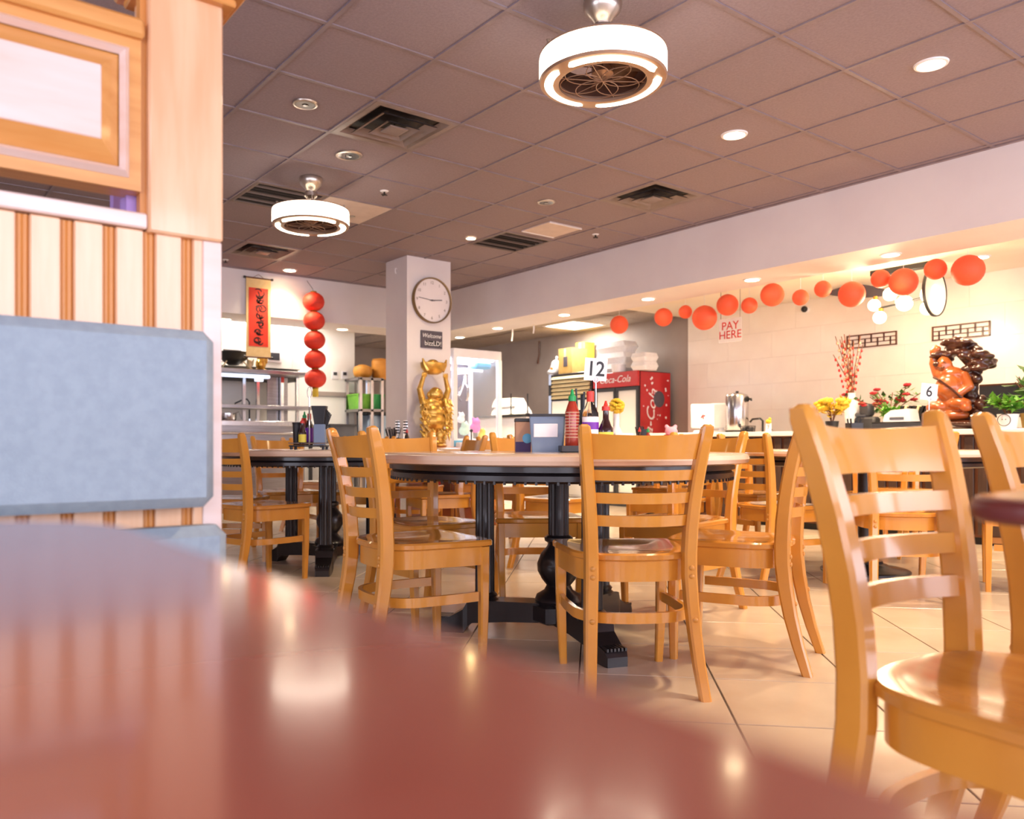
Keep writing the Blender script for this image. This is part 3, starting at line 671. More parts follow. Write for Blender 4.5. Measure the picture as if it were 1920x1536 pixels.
# red calligraphy scroll on the back soffit
pt = ony(484, 522, BY0-.03); zt, zb = pt.z, ony(484, 670, BY0-.03).z
x0, x1 = ony(461.5, 600, BY0-.03).x, ony(507.5, 600, BY0-.03).x; hw = (x1-x0)/2; H = zt-zb
t = thing('hanging_scroll', 'cream hanging scroll with red panel of dark calligraphy, over the kitchen pass', 'scroll', ((x0+x1)/2, BY0-.03, zb))
ob('backing_cloth', B(-hw, hw, -.003, .003, 0, H), 'scroll_cream', t, smooth=False)
ob('red_panel', B(-hw*.80, hw*.78, -.006, -.003, H*.135, H*.875), 'scroll_red', t, smooth=False)
for z, nm in ((H, 'top_rod'), (0, 'bottom_rod')):
    rd = ob(nm, MB().cyl((-hw-.01, 0, z), .009, 2*hw+.02, 12, 'x'), 'brown_wood', t)
    for sx in (-1, 1): ob('rod_knob', MB().cyl((sx*(hw+.018)-.010, 0, z), .014, .020, 12, 'x'), 'black_plastic', rd)
ob('cord', MB().tube([(-.06, 0, H+.008), (0, 0, H+.045), (.06, 0, H+.008)], .0025, 6), 'twig', t)
rg = random.Random(3)
def stroke(m, pts, w0):
    n = len(pts); L = []; Rr = []
    for i, p in enumerate(pts):
        a = pts[max(i-1, 0)]; b = pts[min(i+1, n-1)]; tx, tz = b[0]-a[0], b[1]-a[1]; l = sqrt(tx*tx+tz*tz)+1e-9
        w_ = w0*(.45+.55*sin(pi*min(i+.6, n-.6)/n)); L.append((p[0]-tz/l*w_, -.0075, p[1]+tx/l*w_)); Rr.append((p[0]+tz/l*w_, -.0075, p[1]-tx/l*w_))
    m.loft([[l_, r_, (r_[0], -.0062, r_[2]), (l_[0], -.0062, l_[2])] for l_, r_ in zip(L, Rr)])
for k in range(7):
    m = MB(); cz = H*(.80-.098*k); cx_ = rg.uniform(-.012, .016)+.012
    for q in range(4):
        a0 = rg.uniform(0, 6.28); rr = rg.uniform(.024, .046); sp = rg.uniform(1.6, 4.2); ox, oz = rg.uniform(-.028, .028), rg.uniform(-.022, .022)
        stroke(m, [(cx_+ox+rr*cos(a0+sp*u/8)*(1+.1*u/8), cz+oz+rr*.85*sin(a0+sp*u/8)) for u in range(9)], .0085)
    stroke(m, [(cx_-.015+.004*u, cz+.03-.009*u) for u in range(7)], .007)
    ob('brush_character', m, 'ink', t, smooth=False)
# strand of five red lanterns
c0 = ony(588, 566, BY0-.16)
t = thing('lantern_strand', 'vertical strand of five red fabric lanterns hanging from the back soffit', 'lantern', (c0.x, BY0-.16, c0.z), 0)
lm = MB(); n = 40; rings = []
for k in range(15):
    th_ = -pi/2+.22+(pi-.44)*k/14; rr = .128*cos(th_)**.9; zz = .112*sin(th_)
    rings.append([(rr*(1-.022*(i % 5 == 0))*cos(2*pi*i/n), rr*(1-.022*(i % 5 == 0))*sin(2*pi*i/n), zz) for i in range(n)])
lm.loft(rings); LM = mesh('lantern', lm, 'red_lantern'); CM = mesh('gold_collar', MB().lathe([(.035, -.012), (.04, 0), (.035, .012)], 20), 'gold_dark')
for k in range(5):
    zz = -.228*k; lo = link('lantern', LM, t, (.006*k, 0, zz), k*.4)
    link('gold_collar', CM, lo, (0, 0, .112)); link('gold_collar', CM, lo, (0, 0, -.112))
ob('hanging_cord', MB().tube([(-.02, .14, .27), (-.005, .02, .16), (0, 0, .12)], .003, 6), 'ink_black', t)
ob('tassel', MB().lathe([(.012, -1.03), (.034, -1.035), (.036, -1.12), (.034, -1.13)], 16, (.024, 0, 0)), 'yellow_petal', t)
# clock on the column
cc = ony(808, 564, 7.36); t = thing('wall_clock', 'large round white wall clock with brown rim on the column', 'clock', (cc.x, 7.36, cc.z)); R = .245
ob('rim', MB().lathe([(R-.012, -.012), (R-.010, -.045), (R, -.048), (R+.004, -.03), (R+.002, 0)], 56, ax='y', cap=False), 'clock_rim', t)
ob('dial', MB().lathe([(R-.004, -.002), (R-.011, -.020), (.01, -.020)], 56, ax='y'), 'clock_face', t)
mk = MB()
for k in range(12):
    a = pi*k/6; text('numeral', str(k if k else 12), .045, 'grille_bar', t, (R*.78*sin(a), -.0215, R*.78*cos(a)), (pi/2, 0, 0), .0005)
def hand(nm, a, l, b, wdt):
    m = MB().box(-wdt, wdt, -.027, -.025, -b, l); m.xf(Matrix.Rotation(a, 4, 'Y')); ob(nm, m, 'slate', t, smooth=False)
hand('hour_hand', radians(84), .13, .03, .005); hand('minute_hand', radians(276), .175, .03, .0035)
ob('hub', MB().lathe([(.01, -.021), (.01, -.03), (.004, -.031)], 12, ax='y'), 'slate', t)
# slate sign on the column
a, b = ony(788, 619, 7.36), ony(828, 655, 7.36)
t = thing('slate_sign', 'small dark grey lettered sign under the column clock', 'sign', (a.x, 7.36, b.z)); sw, sh = b.x-a.x, a.z-b.z
ob('board', B(0, sw, -.018, 0, 0, sh, .003), 'slate', t); ob('name_plate', B(sw*.16, sw*.92, -.022, -.017, sh*.10, sh*.42), 'ink_black', t)
text('script', 'Welcome', .062, 'paper_white', t, (sw*.48, -.0195, sh*.70), (pi/2, 0, 0), .0006, shear=.3)
text('lettering', 'bizzLD!', .072, 'paper_white', t, (sw*.54, -.0235, sh*.26), (pi/2, 0, 0), .0006)
ob('column_hook', MB().tube([(4.57, 7.56, 2.70), (4.55, 7.56, 2.70), (4.548, 7.56, 2.66), (4.56, 7.56, 2.645)], .006, 6), 'white_plastic').update_tag()
tag(bpy.data.objects['column_hook'], 'small white hook on the column near the ceiling', 'hook')

# blobby continuous bodies: many ellipsoids fused by a voxel remesh
def blob(name, parts, mt, parent, vox=.008, loc=(0, 0, 0), rz=0, smooth_it=4):
    m = MB()
    for c, rx, ry, rz_ in parts: m.sph(c, rx, ry, rz_, 14, 10)
    o = ob(name, m, mt, parent, loc, rz)
    r = o.modifiers.new('remesh', 'REMESH'); r.mode = 'VOXEL'; r.voxel_size = vox; r.use_smooth_shade = True
    if smooth_it: q = o.modifiers.new('smooth', 'SMOOTH'); q.factor = .5; q.iterations = smooth_it
    return o
def limb(a, b, ra, rb, n=6):
    a, b = Vector(a), Vector(b); return [((a.lerp(b, k/n)), *([ra+(rb-ra)*k/n]*3)) for k in range(n+1)]
# gilded statue with raised arms in front of the column
gx = ony(811, 750, 7.20); zb = HC+(CY-838)/FPX*8.6; zt = ony(811, 674, 7.2).z
ped = thing('statue_pedestal', 'wooden pedestal cabinet carrying the gold statue by the column', 'cabinet', (gx.x, 7.19, 0))
ob('body', B(-.23, .23, -.14, .14, .04, zb-.03, .004), 'carved_wood', ped); ob('top', B(-.25, .25, -.16, .16, zb-.03, zb, .004), 'carved_wood', ped); ob('plinth', B(-.24, .24, -.15, .15, 0, .04), 'brown_wood', ped)
for sx in (-1, 1): ob('door', B(sx*.11-.10, sx*.11+.10, -.148, -.14, .08, zb-.07, .003), 'brown_wood', ped)
st = thing('gold_statue', 'gilded figure with arms raised holding a bowl overhead, before the white column', 'statue', (gx.x, 7.19, zb)); hs = (zt-zb)/.92
bp = [((0, 0, .05), .13, .09, .05), ((-.06, -.02, .12), .06, .06, .09), ((.06, -.02, .12), .06, .06, .09), ((0, -.02, .27), .115, .095, .12), ((0, -.03, .36), .095, .08, .09), ((0, -.01, .44), .10, .07, .08), ((.01, -.03, .55), .068, .066, .078), ((.012, -.085, .545), .014, .014, .012), ((-.058, -.02, .545), .014, .02, .03), ((.078, -.02, .545), .014, .02, .03), ((.01, -.06, .585), .05, .04, .03)]
bp += limb((-.10, 0, .47), (-.135, -.01, .60), .04, .032)+limb((-.135, -.01, .60), (-.10, -.02, .74), .03, .024)+limb((.11, 0, .47), (.145, -.01, .60), .04, .032)+limb((.145, -.01, .60), (.11, -.02, .74), .03, .024)
for sx in (-1, 1):
    for k in range(4): bp += limb((sx*.105+(k-1.5)*.014, -.035, .735), (sx*.10+(k-1.5)*.016, -.045, .775), .0085, .007, 3)
bp = [((c[0]*hs*1.28, c[1]*hs, c[2]*hs), a*hs*(1.25 if a > .05 else 1), b*hs, d_*hs) for c, a, b, d_ in bp]
ob_ = blob('body', bp, 'gold', st, .008)
for sx in (-.028, .028): ob('eye', MB().sph((.012*hs+sx*hs, -.088*hs, .562*hs), .011*hs, .006*hs, .004*hs, 10, 6), 'brown_wood', st)
ob('smile', MB().tube([(-.018*hs, -.086*hs, .522*hs), (.012*hs, -.094*hs, .512*hs), (.042*hs, -.086*hs, .522*hs)], .004*hs, 6), 'brown_wood', st)
rb = random.Random(5); rp = []
for k in range(110):
    sx = rb.choice((-1, 1)); z = rb.uniform(.11, .50); x = sx*rb.uniform(.10, .185) if z > .22 else rb.uniform(-.185, .185); rp += limb((x*hs, -.05*hs, z*hs), ((x+rb.uniform(-.03, .03))*hs, -.10*hs, (z-.06)*hs), .016*hs, .007*hs, 4)
blob('robe', rp, 'gold_pale', st, .006, smooth_it=1)
ob('offering_bowl', MB().lathe([(.05, .76), (.09, .78), (.125, .83), (.13, .88), (.122, .885), (.10, .84), (.05, .80)], 28, sy=.7).xf(Matrix.Scale(hs, 4)).xf(Matrix.Diagonal((1.15, 1, 1, 1))), 'gold', st)
ob('ingot', MB().sph((0, 0, .875), .07, .05, .045).xf(Matrix.Scale(hs, 4)), 'gold_dark', st)
for sx in (-1, 1): ob('bowl_horn', MB().tube([(sx*.09, -.03, .80), (sx*.13, -.03, .86), (sx*.15, -.03, .92)], [.03, .022, .008], 8).xf(Matrix.Scale(hs, 4)), 'gold', st)
ob('base', MB().lathe([(.15, 0), (.16, .015), (.14, .035), (.12, .04)], 24, sy=.75).xf(Matrix.Scale(hs, 4)), 'gold_dark', st)

# floor shrine with fruit near the column
sp = atd(872, 900, 8.2); sh = thing('floor_shrine', 'small red wooden altar with carved frame on the floor by the claw machine', 'shrine', (sp.x, sp.y, 0), -YAW)
ob('base', B(-.34, .32, -.20, .20, 0, .17, .006), 'carved_wood', sh); ob('shelf', B(-.36, .34, -.22, .22, .17, .20, .005), 'carved_wood', sh)
ob('back_panel', B(-.30, .18, .16, .19, .20, .64), 'brown_wood', sh)
for x in (-.30, .13): ob('carved_post', MB().lathe([(.025, .20), (.03, .23), (.018, .28), (.026, .40), (.018, .52), (.03, .58), (.025, .62)], 12, (x+.03, -.02, 0)), 'fridge_red', sh)
ob('canopy', B(-.36, .24, -.10, .20, .62, .67, .006), 'carved_wood', sh)
for k, (x, m_) in enumerate(((-.12, 'led_purple'), (-.03, 'led_pink'), (.05, 'led_pink'), (.13, 'led_pink'), (.21, 'led_pink'))): ob('led_digit', MB().lathe([(.028, .201), (.034, .25), (.03, .252)], 12, (x, -.17, 0)), m_, sh)  # little glowing shapes standing in for the digits of an LED clock
def fruit(x, y, z, r, mt, lb, nm='fruit', cat='fruit'):
    p = sh.matrix_basis @ Vector((x, y, z)); o = thing(nm, lb, cat, p); 
    ob('flesh', MB().sph((0, 0, r), r, r, r*.95, 14, 10), mt, o); ob('stem', MB().cyl((0, 0, r*1.93), r*.08, r*.14, 6), 'leaf', o)
fruit(-.14, -.05, .20, .055, 'green_fruit', 'left green-yellow fruit on the floor shrine'); fruit(-.03, -.06, .20, .055, 'green_fruit', 'middle green-yellow fruit on the floor shrine'); fruit(-.09, -.06, .302, .048, 'orange_fruit', 'orange resting on top of the shrine fruit pile'); fruit(.09, -.06, .20, .05, 'dragon_fruit', 'magenta dragon fruit on the floor shrine')

# ================================================================== CLAW MACHINE
A_ = ony(851, 652, 7.42); bx0 = A_.x; bx1 = ony(941, 660, 7.42).x; zt = A_.z
cm = thing('claw_machine', 'white claw machine cabinet with lit glass case of plush toys, right of the column', 'arcade machine', (bx0, 7.42, 0)); wd_ = bx1-bx0; dp_ = .62; zb = .86
ob('cabinet', B(0, wd_, 0, dp_, 0, zb, .006), 'white_plastic', cm); ob('blue_trim', B(.0, wd_, -.006, .0, zb-.10, zb-.02), 'sky_blue', cm, smooth=False)
ob('prize_door', B(.06, .30, -.008, 0, .12, .40, .004), 'dark_gray', cm); ob('coin_slot', B(wd_*.60, wd_*.74, -.01, 0, .46, .58, .003), 'gray_plastic', cm)
ob('joystick', MB().cyl((wd_*.3, -.05, zb-.02), .008, .10, 8).sph((wd_*.3, -.05, zb+.09), .02), 'black_plastic', cm); ob('control_ledge', B(.02, wd_-.02, -.10, 0, zb-.12, zb-.04, .01), 'white_plastic', cm)
for x in (0, wd_-.05):
    for y in (0, dp_-.05): ob('corner_post', B(x, x+.05, y, y+.05, zb, zt-.10), 'white_plastic', cm, smooth=False)
ob('header', B(0, wd_, 0, dp_, zt-.10, zt, .008), 'white_plastic', cm); ob('light_bar', B(.06, wd_-.06, .08, dp_-.08, zt-.115, zt-.102), 'claw_light', cm, smooth=False)
for nm, b in (('front_pane', (.05, wd_-.05, .01, .014, zb, zt-.10)), ('side_pane', (wd_-.014, wd_-.01, .05, dp_-.05, zb, zt-.10)), ('side_pane', (.01, .014, .05, dp_-.05, zb, zt-.10))): ob(nm, B(*b), 'pane', cm, smooth=False)
ob('back_board', B(.05, wd_-.05, dp_-.02, dp_-.01, zb, zt-.10), 'slate', cm, smooth=False)
ob('gantry', MB().box(.05, wd_-.05, .30, .33, zt-.22, zt-.19).box(wd_*.45, wd_*.62, .24, .38, zt-.26, zt-.19), 'white_plastic', cm); ob('blue_hood', B(wd_*.56, wd_*.9, .10, .24, zt-.20, zt-.12, .02), 'sky_blue', cm)
cl = MB(); cxw = wd_*.55
for k in range(3):
    a = 2*pi*k/3+.3; cl.tube([(cxw, .31, zt-.36), (cxw+.07*cos(a), .31+.07*sin(a), zt-.42), (cxw+.075*cos(a), .31+.075*sin(a), zt-.52), (cxw+.04*cos(a), .31+.04*sin(a), zt-.57)], .009, 6)
cl.cyl((cxw, .31, zt-.38), .03, .12, 12); ob('claw', cl, 'chrome', cm)
ob('cable', MB().tube([(.08, .2, zt-.30), (.12, .2, zt-.48), (.22, .2, zt-.52), (.30, .24, zt-.40), (cxw, .3, zt-.24)], .009, 8), 'white_plastic', cm)
def plush(px_, py_, r, mt, lb, ear=True):
    p = ony(px_, py_, 7.60); z = max(p.z-r, zb); o = thing('plush_toy', lb, 'plush toy', (p.x, 7.62, z), 0, 'plush toys in the claw machine')
    blob('body', [((0, 0, r*.8), r, r*.9, r*.85), ((0, -.02, r*1.75), r*.75, r*.7, r*.65)]+([((s_*r*.5, 0, r*2.35), r*.25, r*.2, r*.3) for s_ in (-1, 1)] if ear else []), mt, o, .012)
    for s_ in (-1, 1): ob('eye', MB().sph((s_*r*.3, -r*.75, r*1.85), r*.08), 'ink_black', o)
plush(872, 806, .065, 'plush_mint', 'mint plush toy at the front of the claw machine'); plush(893, 800, .07, 'plush_pink', 'pink plush toy in the claw machine'); plush(866, 785, .05, 'plush_white', 'white plush toy on top of the mint one in the claw machine'); plush(905, 822, .05, 'plush_yellow', 'yellow plush toy low in the claw machine')

# ================================================================== KITCHEN PASS (left)
KY = 9.50
def ky(px, py, y=KY): return ony(px, py, y)
xa, xb = 1.9, ky(570, 700).x
sf = thing('steel_shelving', 'stainless steel pass-through shelving unit behind the left table', 'shelf', (0, KY, 0))
z1 = ky(500, 694).z; z2 = ky(500, 760).z; z3 = ky(500, 790).z
for z in (z1, z2): ob('shelf', B(xa, xb+.10, -.02, .36, z-.045, z, .004), 'steel', sf)
ob('worktop', B(xa, xb+.05, -.05, .42, z3-.06, z3, .004), 'steel_bright', sf); ob('front_apron', B(xa, xb, -.03, -.01, .90, z3-.06), 'steel', sf, smooth=False)
ob('lower_rail', MB().cyl((xa, -.06, .93), .016, xb-xa+.05, 10, 'x'), 'steel_bright', sf); ob('lower_panel', B(xa, xb, -.02, .02, .10, .90), 'steel', sf, smooth=False)
for x in (xb+.05, xb-.16, 3.72, 3.9): ob('post', B(x-.018, x+.018, .30, .34, 0, z1-.045), 'steel_bright', sf, smooth=False)
ob('back_panel', B(ky(523, 740).x, ky(562, 740).x, .37, .385, z3, z1-.05), 'steel', sf, smooth=False)
ob('heat_lamp', MB().box(xa, ky(508, 705).x, .02, .10, z1-.10, z1-.06, .006).box(ky(482, 700).x, ky(496, 700).x, .03, .09, z1-.14, z1-.10, .004), 'tube_light', sf)
ob('label_holder', B(xb-.16-.02, xb-.16+.02, .29, .298, z1-.12, z1-.05), 'cap_red', sf)
# hood
hd = thing('exhaust_hood', 'white kitchen hood box with two louvred vents behind the scroll', 'hood', (0, 9.98, 0)); hx1 = ony(564, 640, 9.98).x; hz0 = ony(500, 690, 9.98).z
ob('box', B(2.2, hx1, 0, .40, hz0, 2.36, .006), 'kitchen_white', hd); ob('seam', B(ony(548, 640, 9.98).x-.004, ony(548, 640, 9.98).x+.004, -.004, 0, hz0+.02, 2.33), 'white_wall', hd, smooth=False)
ob('filter_band', B(2.2, hx1-.05, -.02, .35, hz0-.16, hz0-.01), 'grille_dark', hd, smooth=False)
for q0, q1, r0, r1 in ((418, 452, 655, 676), (503, 524, 661, 676)):
    a, b = ony(q0, r0, 9.975), ony(q1, r1, 9.975); v = ob('vent', B(a.x-.03, b.x+.03, -.012, 0, b.z-.03, a.z+.03, .004), 'white_plastic', hd)
    ob('vent_back', B(a.x, b.x, -.0135, -.011, b.z, a.z), 'grille_bar', v, smooth=False)
    nb = 10
    for k in range(nb): xx = a.x+(b.x-a.x)*(k+.5)/nb; ob('louvre', B(xx-.008, xx+.004, -.018, -.012, b.z, a.z), 'dark_gray', v, smooth=False)
# things on the shelf
p = ky(440, 690); t = thing('wok_bowl', 'black wide bowl on a stand, top of the steel shelf', 'bowl', (ky(444, 690).x, KY+.12, z1)); ob('bowl', MB().lathe([(.06, .05), (.16, .12), (.21, .20), (.20, .20), (.15, .13), (.05, .06)], 28), 'black_plastic', t)
ob('stand', MB().tube([(-.16, -.06, 0), (-.10, -.06, .09)], .008, 6).tube([(.20, -.06, 0), (.10, -.06, .10)], .008, 6).tube([(-.16, -.06, .004), (.20, -.06, .004)], .006, 6), 'tan_slat', t); ob('emblem', MB().sph((.08, -.155, .14), .014, .006, .014), 'gold', t)
def figurine(px_, h, lb, mt='gold'):
    t = thing('gold_figurine', lb, 'figurine', (ky(px_, 690).x, KY+.10, z1), 0, 'gold figurines on the steel shelf'); k = h/.2
    blob('body', [((0, 0, .06*k), .05*k, .045*k, .06*k), ((0, -.005, .13*k), .042*k, .04*k, .04*k), ((-.03*k, 0, .17*k), .014*k, .01*k, .022*k), ((.03*k, 0, .17*k), .014*k, .01*k, .022*k)]+limb((.045*k, -.02, .08*k), (.06*k, -.03, .17*k), .016*k, .013*k, 4), mt, t, .006)
    ob('base', MB().lathe([(.05*k, 0), (.055*k, .012), (.045*k, .02)], 16), 'gold_dark', t)
figurine(473, .15, 'small pale gold cat figurine on the steel shelf', 'tan_slat'); figurine(495, .26, 'taller gold figurine directly under the scroll')
t = thing('kitchen_faucet', 'black pre-rinse faucet arm behind the steel shelving', 'faucet', (ky(459, 780, 9.95).x, 9.95, 0)); za = ky(460, 750, 9.95).z
ob('riser', MB().tube([(.06, 0, z3), (.06, 0, za-.03), (.03, 0, za+.01), (-.02, 0, za+.005), (-.13, 0, za-.05)], .010, 8), 'black_plastic', t); ob('valve', MB().cyl((.06, 0, z3), .02, .04, 10), 'chrome', t)
t = thing('steel_pot', 'steel pot with lid handle on the pass worktop by the booth', 'pot', (ky(433, 790).x, KY+.12, z3)); ob('pan', MB().lathe([(.10, 0), (.11, .02), (.11, .09), (.105, .09)], 24), 'steel_bright', t); ob('handle', MB().tube([(.02, -.10, .07), (.10, -.12, .11), (.13, -.12, .02)], .007, 6), 'steel', t)
# light switches on the white wall, chair rail, bussing bins, wall shelf
for k, (q, lb) in enumerate(((628, 'left white switch plate on the kitchen wall'), (646, 'right white switch plate on the kitchen wall'))):
    p = ony(q, 704, 10.4); t = thing('switch_plate', lb, 'light switch', (p.x, 10.4, p.z), 0, 'kitchen switch plates'); ob('plate', B(-.05, .05, -.010, 0, -.055, .06, .003), 'white_plastic', t); ob('toggle', B(-.028, .028, -.016, -.009, .0, .045, .002), 'dark_gray', t)
a, b = ony(585, 735, 10.4), ony(664, 743, 10.4); struct(ob('trim_3', B(a.x, b.x, -.025, 0, b.z-.01, a.z+.01).xf(Matrix.Translation((0, 10.4, 0))), 'gray_wall', smooth=False), 'grey-beige bumper rail on the kitchen wall')
def tub(px0, px1, py, yy, h, lb, mt='gray_plastic'):
    a, b = ony(px0, py, yy), ony(px1, py, yy); t = thing('bus_tub', lb, 'bin', ((a.x+b.x)/2, yy+.15, a.z-h), 0); w_ = (b.x-a.x)/2
    ob('tub', MB().loft([[(x, y, 0) for x, y in rrect(-w_*.9, w_*.9, -.14, .14, .03)], [(x, y, h-.02) for x, y in rrect(-w_, w_, -.16, .16, .03)], [(x, y, h-.02) for x, y in rrect(-w_*.95, w_*.95, -.145, .145, .03)], [(x, y, .02) for x, y in rrect(-w_*.86, w_*.86, -.13, .13, .03)]]), mt, t)
    ob('rim', MB().loft([[(x, y, h-.03) for x, y in rrect(-w_*1.04, w_*1.04, -.17, .17, .03)], [(x, y, h) for x, y in rrect(-w_*1.04, w_*1.04, -.17, .17, .03)], [(x, y, h) for x, y in rrect(-w_*.95, w_*.95, -.145, .145, .03)]], cap=False), 'dark_gray', t); return t
cx0, cx1 = ony(600, 800, 9.75).x, ony(672, 800, 9.75).x; zc = ony(640, 825, 9.75).z
ct = thing('kitchen_cart', 'low grey service cart holding the bus tub in the pass', 'cart', ((cx0+cx1)/2, 9.93, 0)); w_ = (cx1-cx0)/2
ob('deck', B(-w_, w_, -.20, .20, zc-.04, zc, .006), 'gray_plastic', ct); ob('lower_deck', B(-w_, w_, -.20, .20, .18, .22, .006), 'gray_plastic', ct)
for sx in (-1, 1):
    for sy in (-1, 1): ob('post', B(sx*(w_-.03)-.02, sx*(w_-.03)+.02, sy*.17-.02, sy*.17+.02, .04, zc-.03), 'dark_gray', ct); ob('caster', MB().cyl((sx*(w_-.03)-.012, sy*.17, .03), .03, .024, 12, 'x'), 'black_plastic', ct)
tub(618, 668, 795, 9.78, ony(640, 795, 9.78).z-zc, 'dark grey bus tub behind the left table')
# rack with gourds and green bins right of the white wall
RY = 9.9; ra, rbx = ony(677, 700, RY).x, 5.75
rk = thing('wire_rack', 'grey metal rack with green bins, left of the white column', 'shelf', (0, RY, 0)); rz1 = ony(695, 708, RY).z; rz2 = ony(695, 767, RY).z
for x in (ra, ony(698, 740, RY).x, rbx): ob('post', B(x-.02, x+.02, 0, .04, 0, rz1), 'steel_bright', rk, smooth=False); ob('post', B(x-.02, x+.02, .40, .44, 0, rz1), 'steel_bright', rk, smooth=False)
for z in (rz1, rz2, .5): ob('shelf', B(ra-.02, rbx+.02, 0, .44, z-.04, z, .004), 'steel', rk)
for px_, r, mt, lb in ((693, .13, 'gourd', 'orange clay pot lying on the wire rack'),):
    p = ony(px_, 700, RY); t = thing('clay_pot', lb, 'pot', (p.x, RY+.2, rz1)); ob('belly', MB().lathe([(.07, 0), (.12, .04), (.135, .10), (.12, .16), (.08, .175)], 24), mt, t); ob('lid', MB().lathe([(.08, .175), (.05, .19), (.01, .195)], 20), mt, t)
p = ony(715, 700, RY); t = thing('clay_pot', 'taller orange clay pot on the wire rack beside the column', 'pot', (p.x+.10, RY+.2, rz1)); ob('belly', MB().lathe([(.10, 0), (.125, .05), (.125, .26), (.11, .27)], 24), 'gourd', t); ob('lid', MB().lathe([(.11, .27), (.115, .285), (.02, .30)], 20), 'gourd', t)
for px_, mt, lb in ((686, 'leaf_bright', 'light green bin on the wire rack'), (712, 'bin_green', 'dark green bin on the wire rack')):
    p = ony(px_, 767, RY); t = thing('plastic_bin', lb, 'bin', (p.x, RY+.2, rz2), 0, 'green bins on the wire rack'); ob('tub', MB().loft([[(x, y, 0) for x, y in rrect(-.09, .09, -.14, .14, .02)], [(x, y, .20) for x, y in rrect(-.105, .105, -.16, .16, .02)]]), mt, t); ob('rim', MB().loft([[(x, y, .19) for x, y in rrect(-.11, .11, -.165, .165, .02)], [(x, y, .21) for x, y in rrect(-.11, .11, -.165, .165, .02)]]), mt, t)
t = thing('trash_bin', 'grey lidded bin under the wire rack', 'bin', (ony(710, 800, RY).x, RY+.2, .5)); ob('body', B(-.14, .16, -.16, .16, 0, rz2-.58, .02), 'blue_gray', t); ob('lid', B(-.15, .17, -.17, .17, rz2-.58, rz2-.54, .01), 'black_plastic', t)

# ================================================================== KITCHEN BACK RIGHT: FRIDGE, CABINET, STORES
FX0, FX1, FY0, FY1 = 7.65, 8.28, 6.90, 7.68; FZ = 1.72
fr = thing('drinks_fridge', 'black-framed glass-door drinks fridge with red side and red lit header', 'fridge', (0, 0, 0))
ob('body', MB().box(FX0+.05, FX1, FY0, FY1, .10, FZ, .006), 'black_plastic', fr); ob('plinth', B(FX0+.06, FX1, FY0+.02, FY1-.02, 0, .10), 'dark_gray', fr)
ob('header', B(FX0+.01, FX0+.05, FY0, FY1, 1.53, FZ, .004), 'fridge_red', fr)
sg = ob('side_graphic', B(FX0+.06, FX1-.01, FY0-.006, FY0, .12, FZ-.01), 'fridge_red', fr, smooth=False)
ob('glass_splash', MB().lathe([(.105, -.0095), (.10, -.0115), (.01, -.012)], 24, (FX0+.40, FY0, 1.37), ax='y'), 'slate', sg)
rg = random.Random(2)
for k in range(26):
    bx, bz = FX0+.1+rg.random()*.48, .95+rg.random()*.7; ob('bubble', MB().lathe([(rg.uniform(.006, .018), -.006), (.004, -.010)], 10, (bx, FY0, bz), ax='y'), 'paper_white', sg)
text('logo_script', 'Coca-Cola', .22, 'paper_white', sg, (FX0+.22, FY0-.0075, 1.02), (pi/2, radians(-80), 0), .001, shear=.35)
text('logo_script', 'Coca-Cola', .125, 'paper_white', fr, (FX0+.006, (FY0+FY1)/2, 1.625), (pi/2, 0, -pi/2), .001, shear=.35)
for k, (y0, y1) in enumerate(((FY0+.01, (FY0+FY1)/2-.005), ((FY0+FY1)/2+.005, FY1-.01))):
    d_ = ob('door', MB().box(FX0+.02, FX0+.05, y0, y0+.03, .14, 1.52).box(FX0+.02, FX0+.05, y1-.03, y1, .14, 1.52).box(FX0+.02, FX0+.05, y0+.03, y1-.03, .14, .18).box(FX0+.02, FX0+.05, y0+.03, y1-.03, 1.48, 1.52), 'dark_gray', fr, smooth=False)
    ob('door_pane', B(FX0+.032, FX0+.036, y0+.03, y1-.03, .18, 1.48), 'pane', d_, smooth=False)
    ob('liner', B(FX0+.046, FX0+.052, y0+.03, y1-.03, .18, 1.48), 'kitchen_white', d_, smooth=False)
    ob('handle', B(FX0, FX0+.02, y1-.028, y1-.012, .7, 1.2, .004), 'chrome', d_)
def can_bottle(y, z, mt, lb):
    t = thing('drink_bottle', lb, 'bottle', (FX0+.042, y, z), 0, 'drinks in the fridge')
# steel cabinet with louvred front
kb = thing('steel_cabinet', 'beige louvred storage cabinet left of the drinks fridge', 'cabinet', (0, 0, 0)); KY0, KY1 = 7.80, 8.62; kx = 7.72
kz = onx(1057, 700, kx).z
ob('body', B(kx+.03, 8.30, KY0, KY1, .05, kz, .005), 'steel', kb); ob('plinth', B(kx+.05, 8.28, KY0+.02, KY1-.02, 0, .05), 'dark_gray', kb)
zl = onx(1057, 748, kx).z; nsl = 6
for k in range(nsl):
    z = zl+(kz-zl-.03)*(k/nsl); h = (kz-zl)/nsl
    ob('louvre', MB().loft([[(kx+.03, y, z) for y in (KY0+.01, KY1-.06)]+[(kx+.03, y, z+h*.78) for y in (KY1-.06, KY0+.01)], [(kx-.015, y, z+.005) for y in (KY0+.01, KY1-.06)]+[(kx+.015, y, z+h*.74) for y in (KY1-.06, KY0+.01)]]), 'tan_slat', kb, smooth=False)
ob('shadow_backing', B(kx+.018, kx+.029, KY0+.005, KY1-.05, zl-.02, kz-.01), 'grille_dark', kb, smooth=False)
ob('side_stile', B(kx, kx+.03, KY1-.05, KY1, .05, kz), 'steel_bright', kb, smooth=False); ob('control_plate', B(kx-.006, kx, KY1-.045, KY1-.005, kz-.30, kz-.15), 'dark_gray', kb)
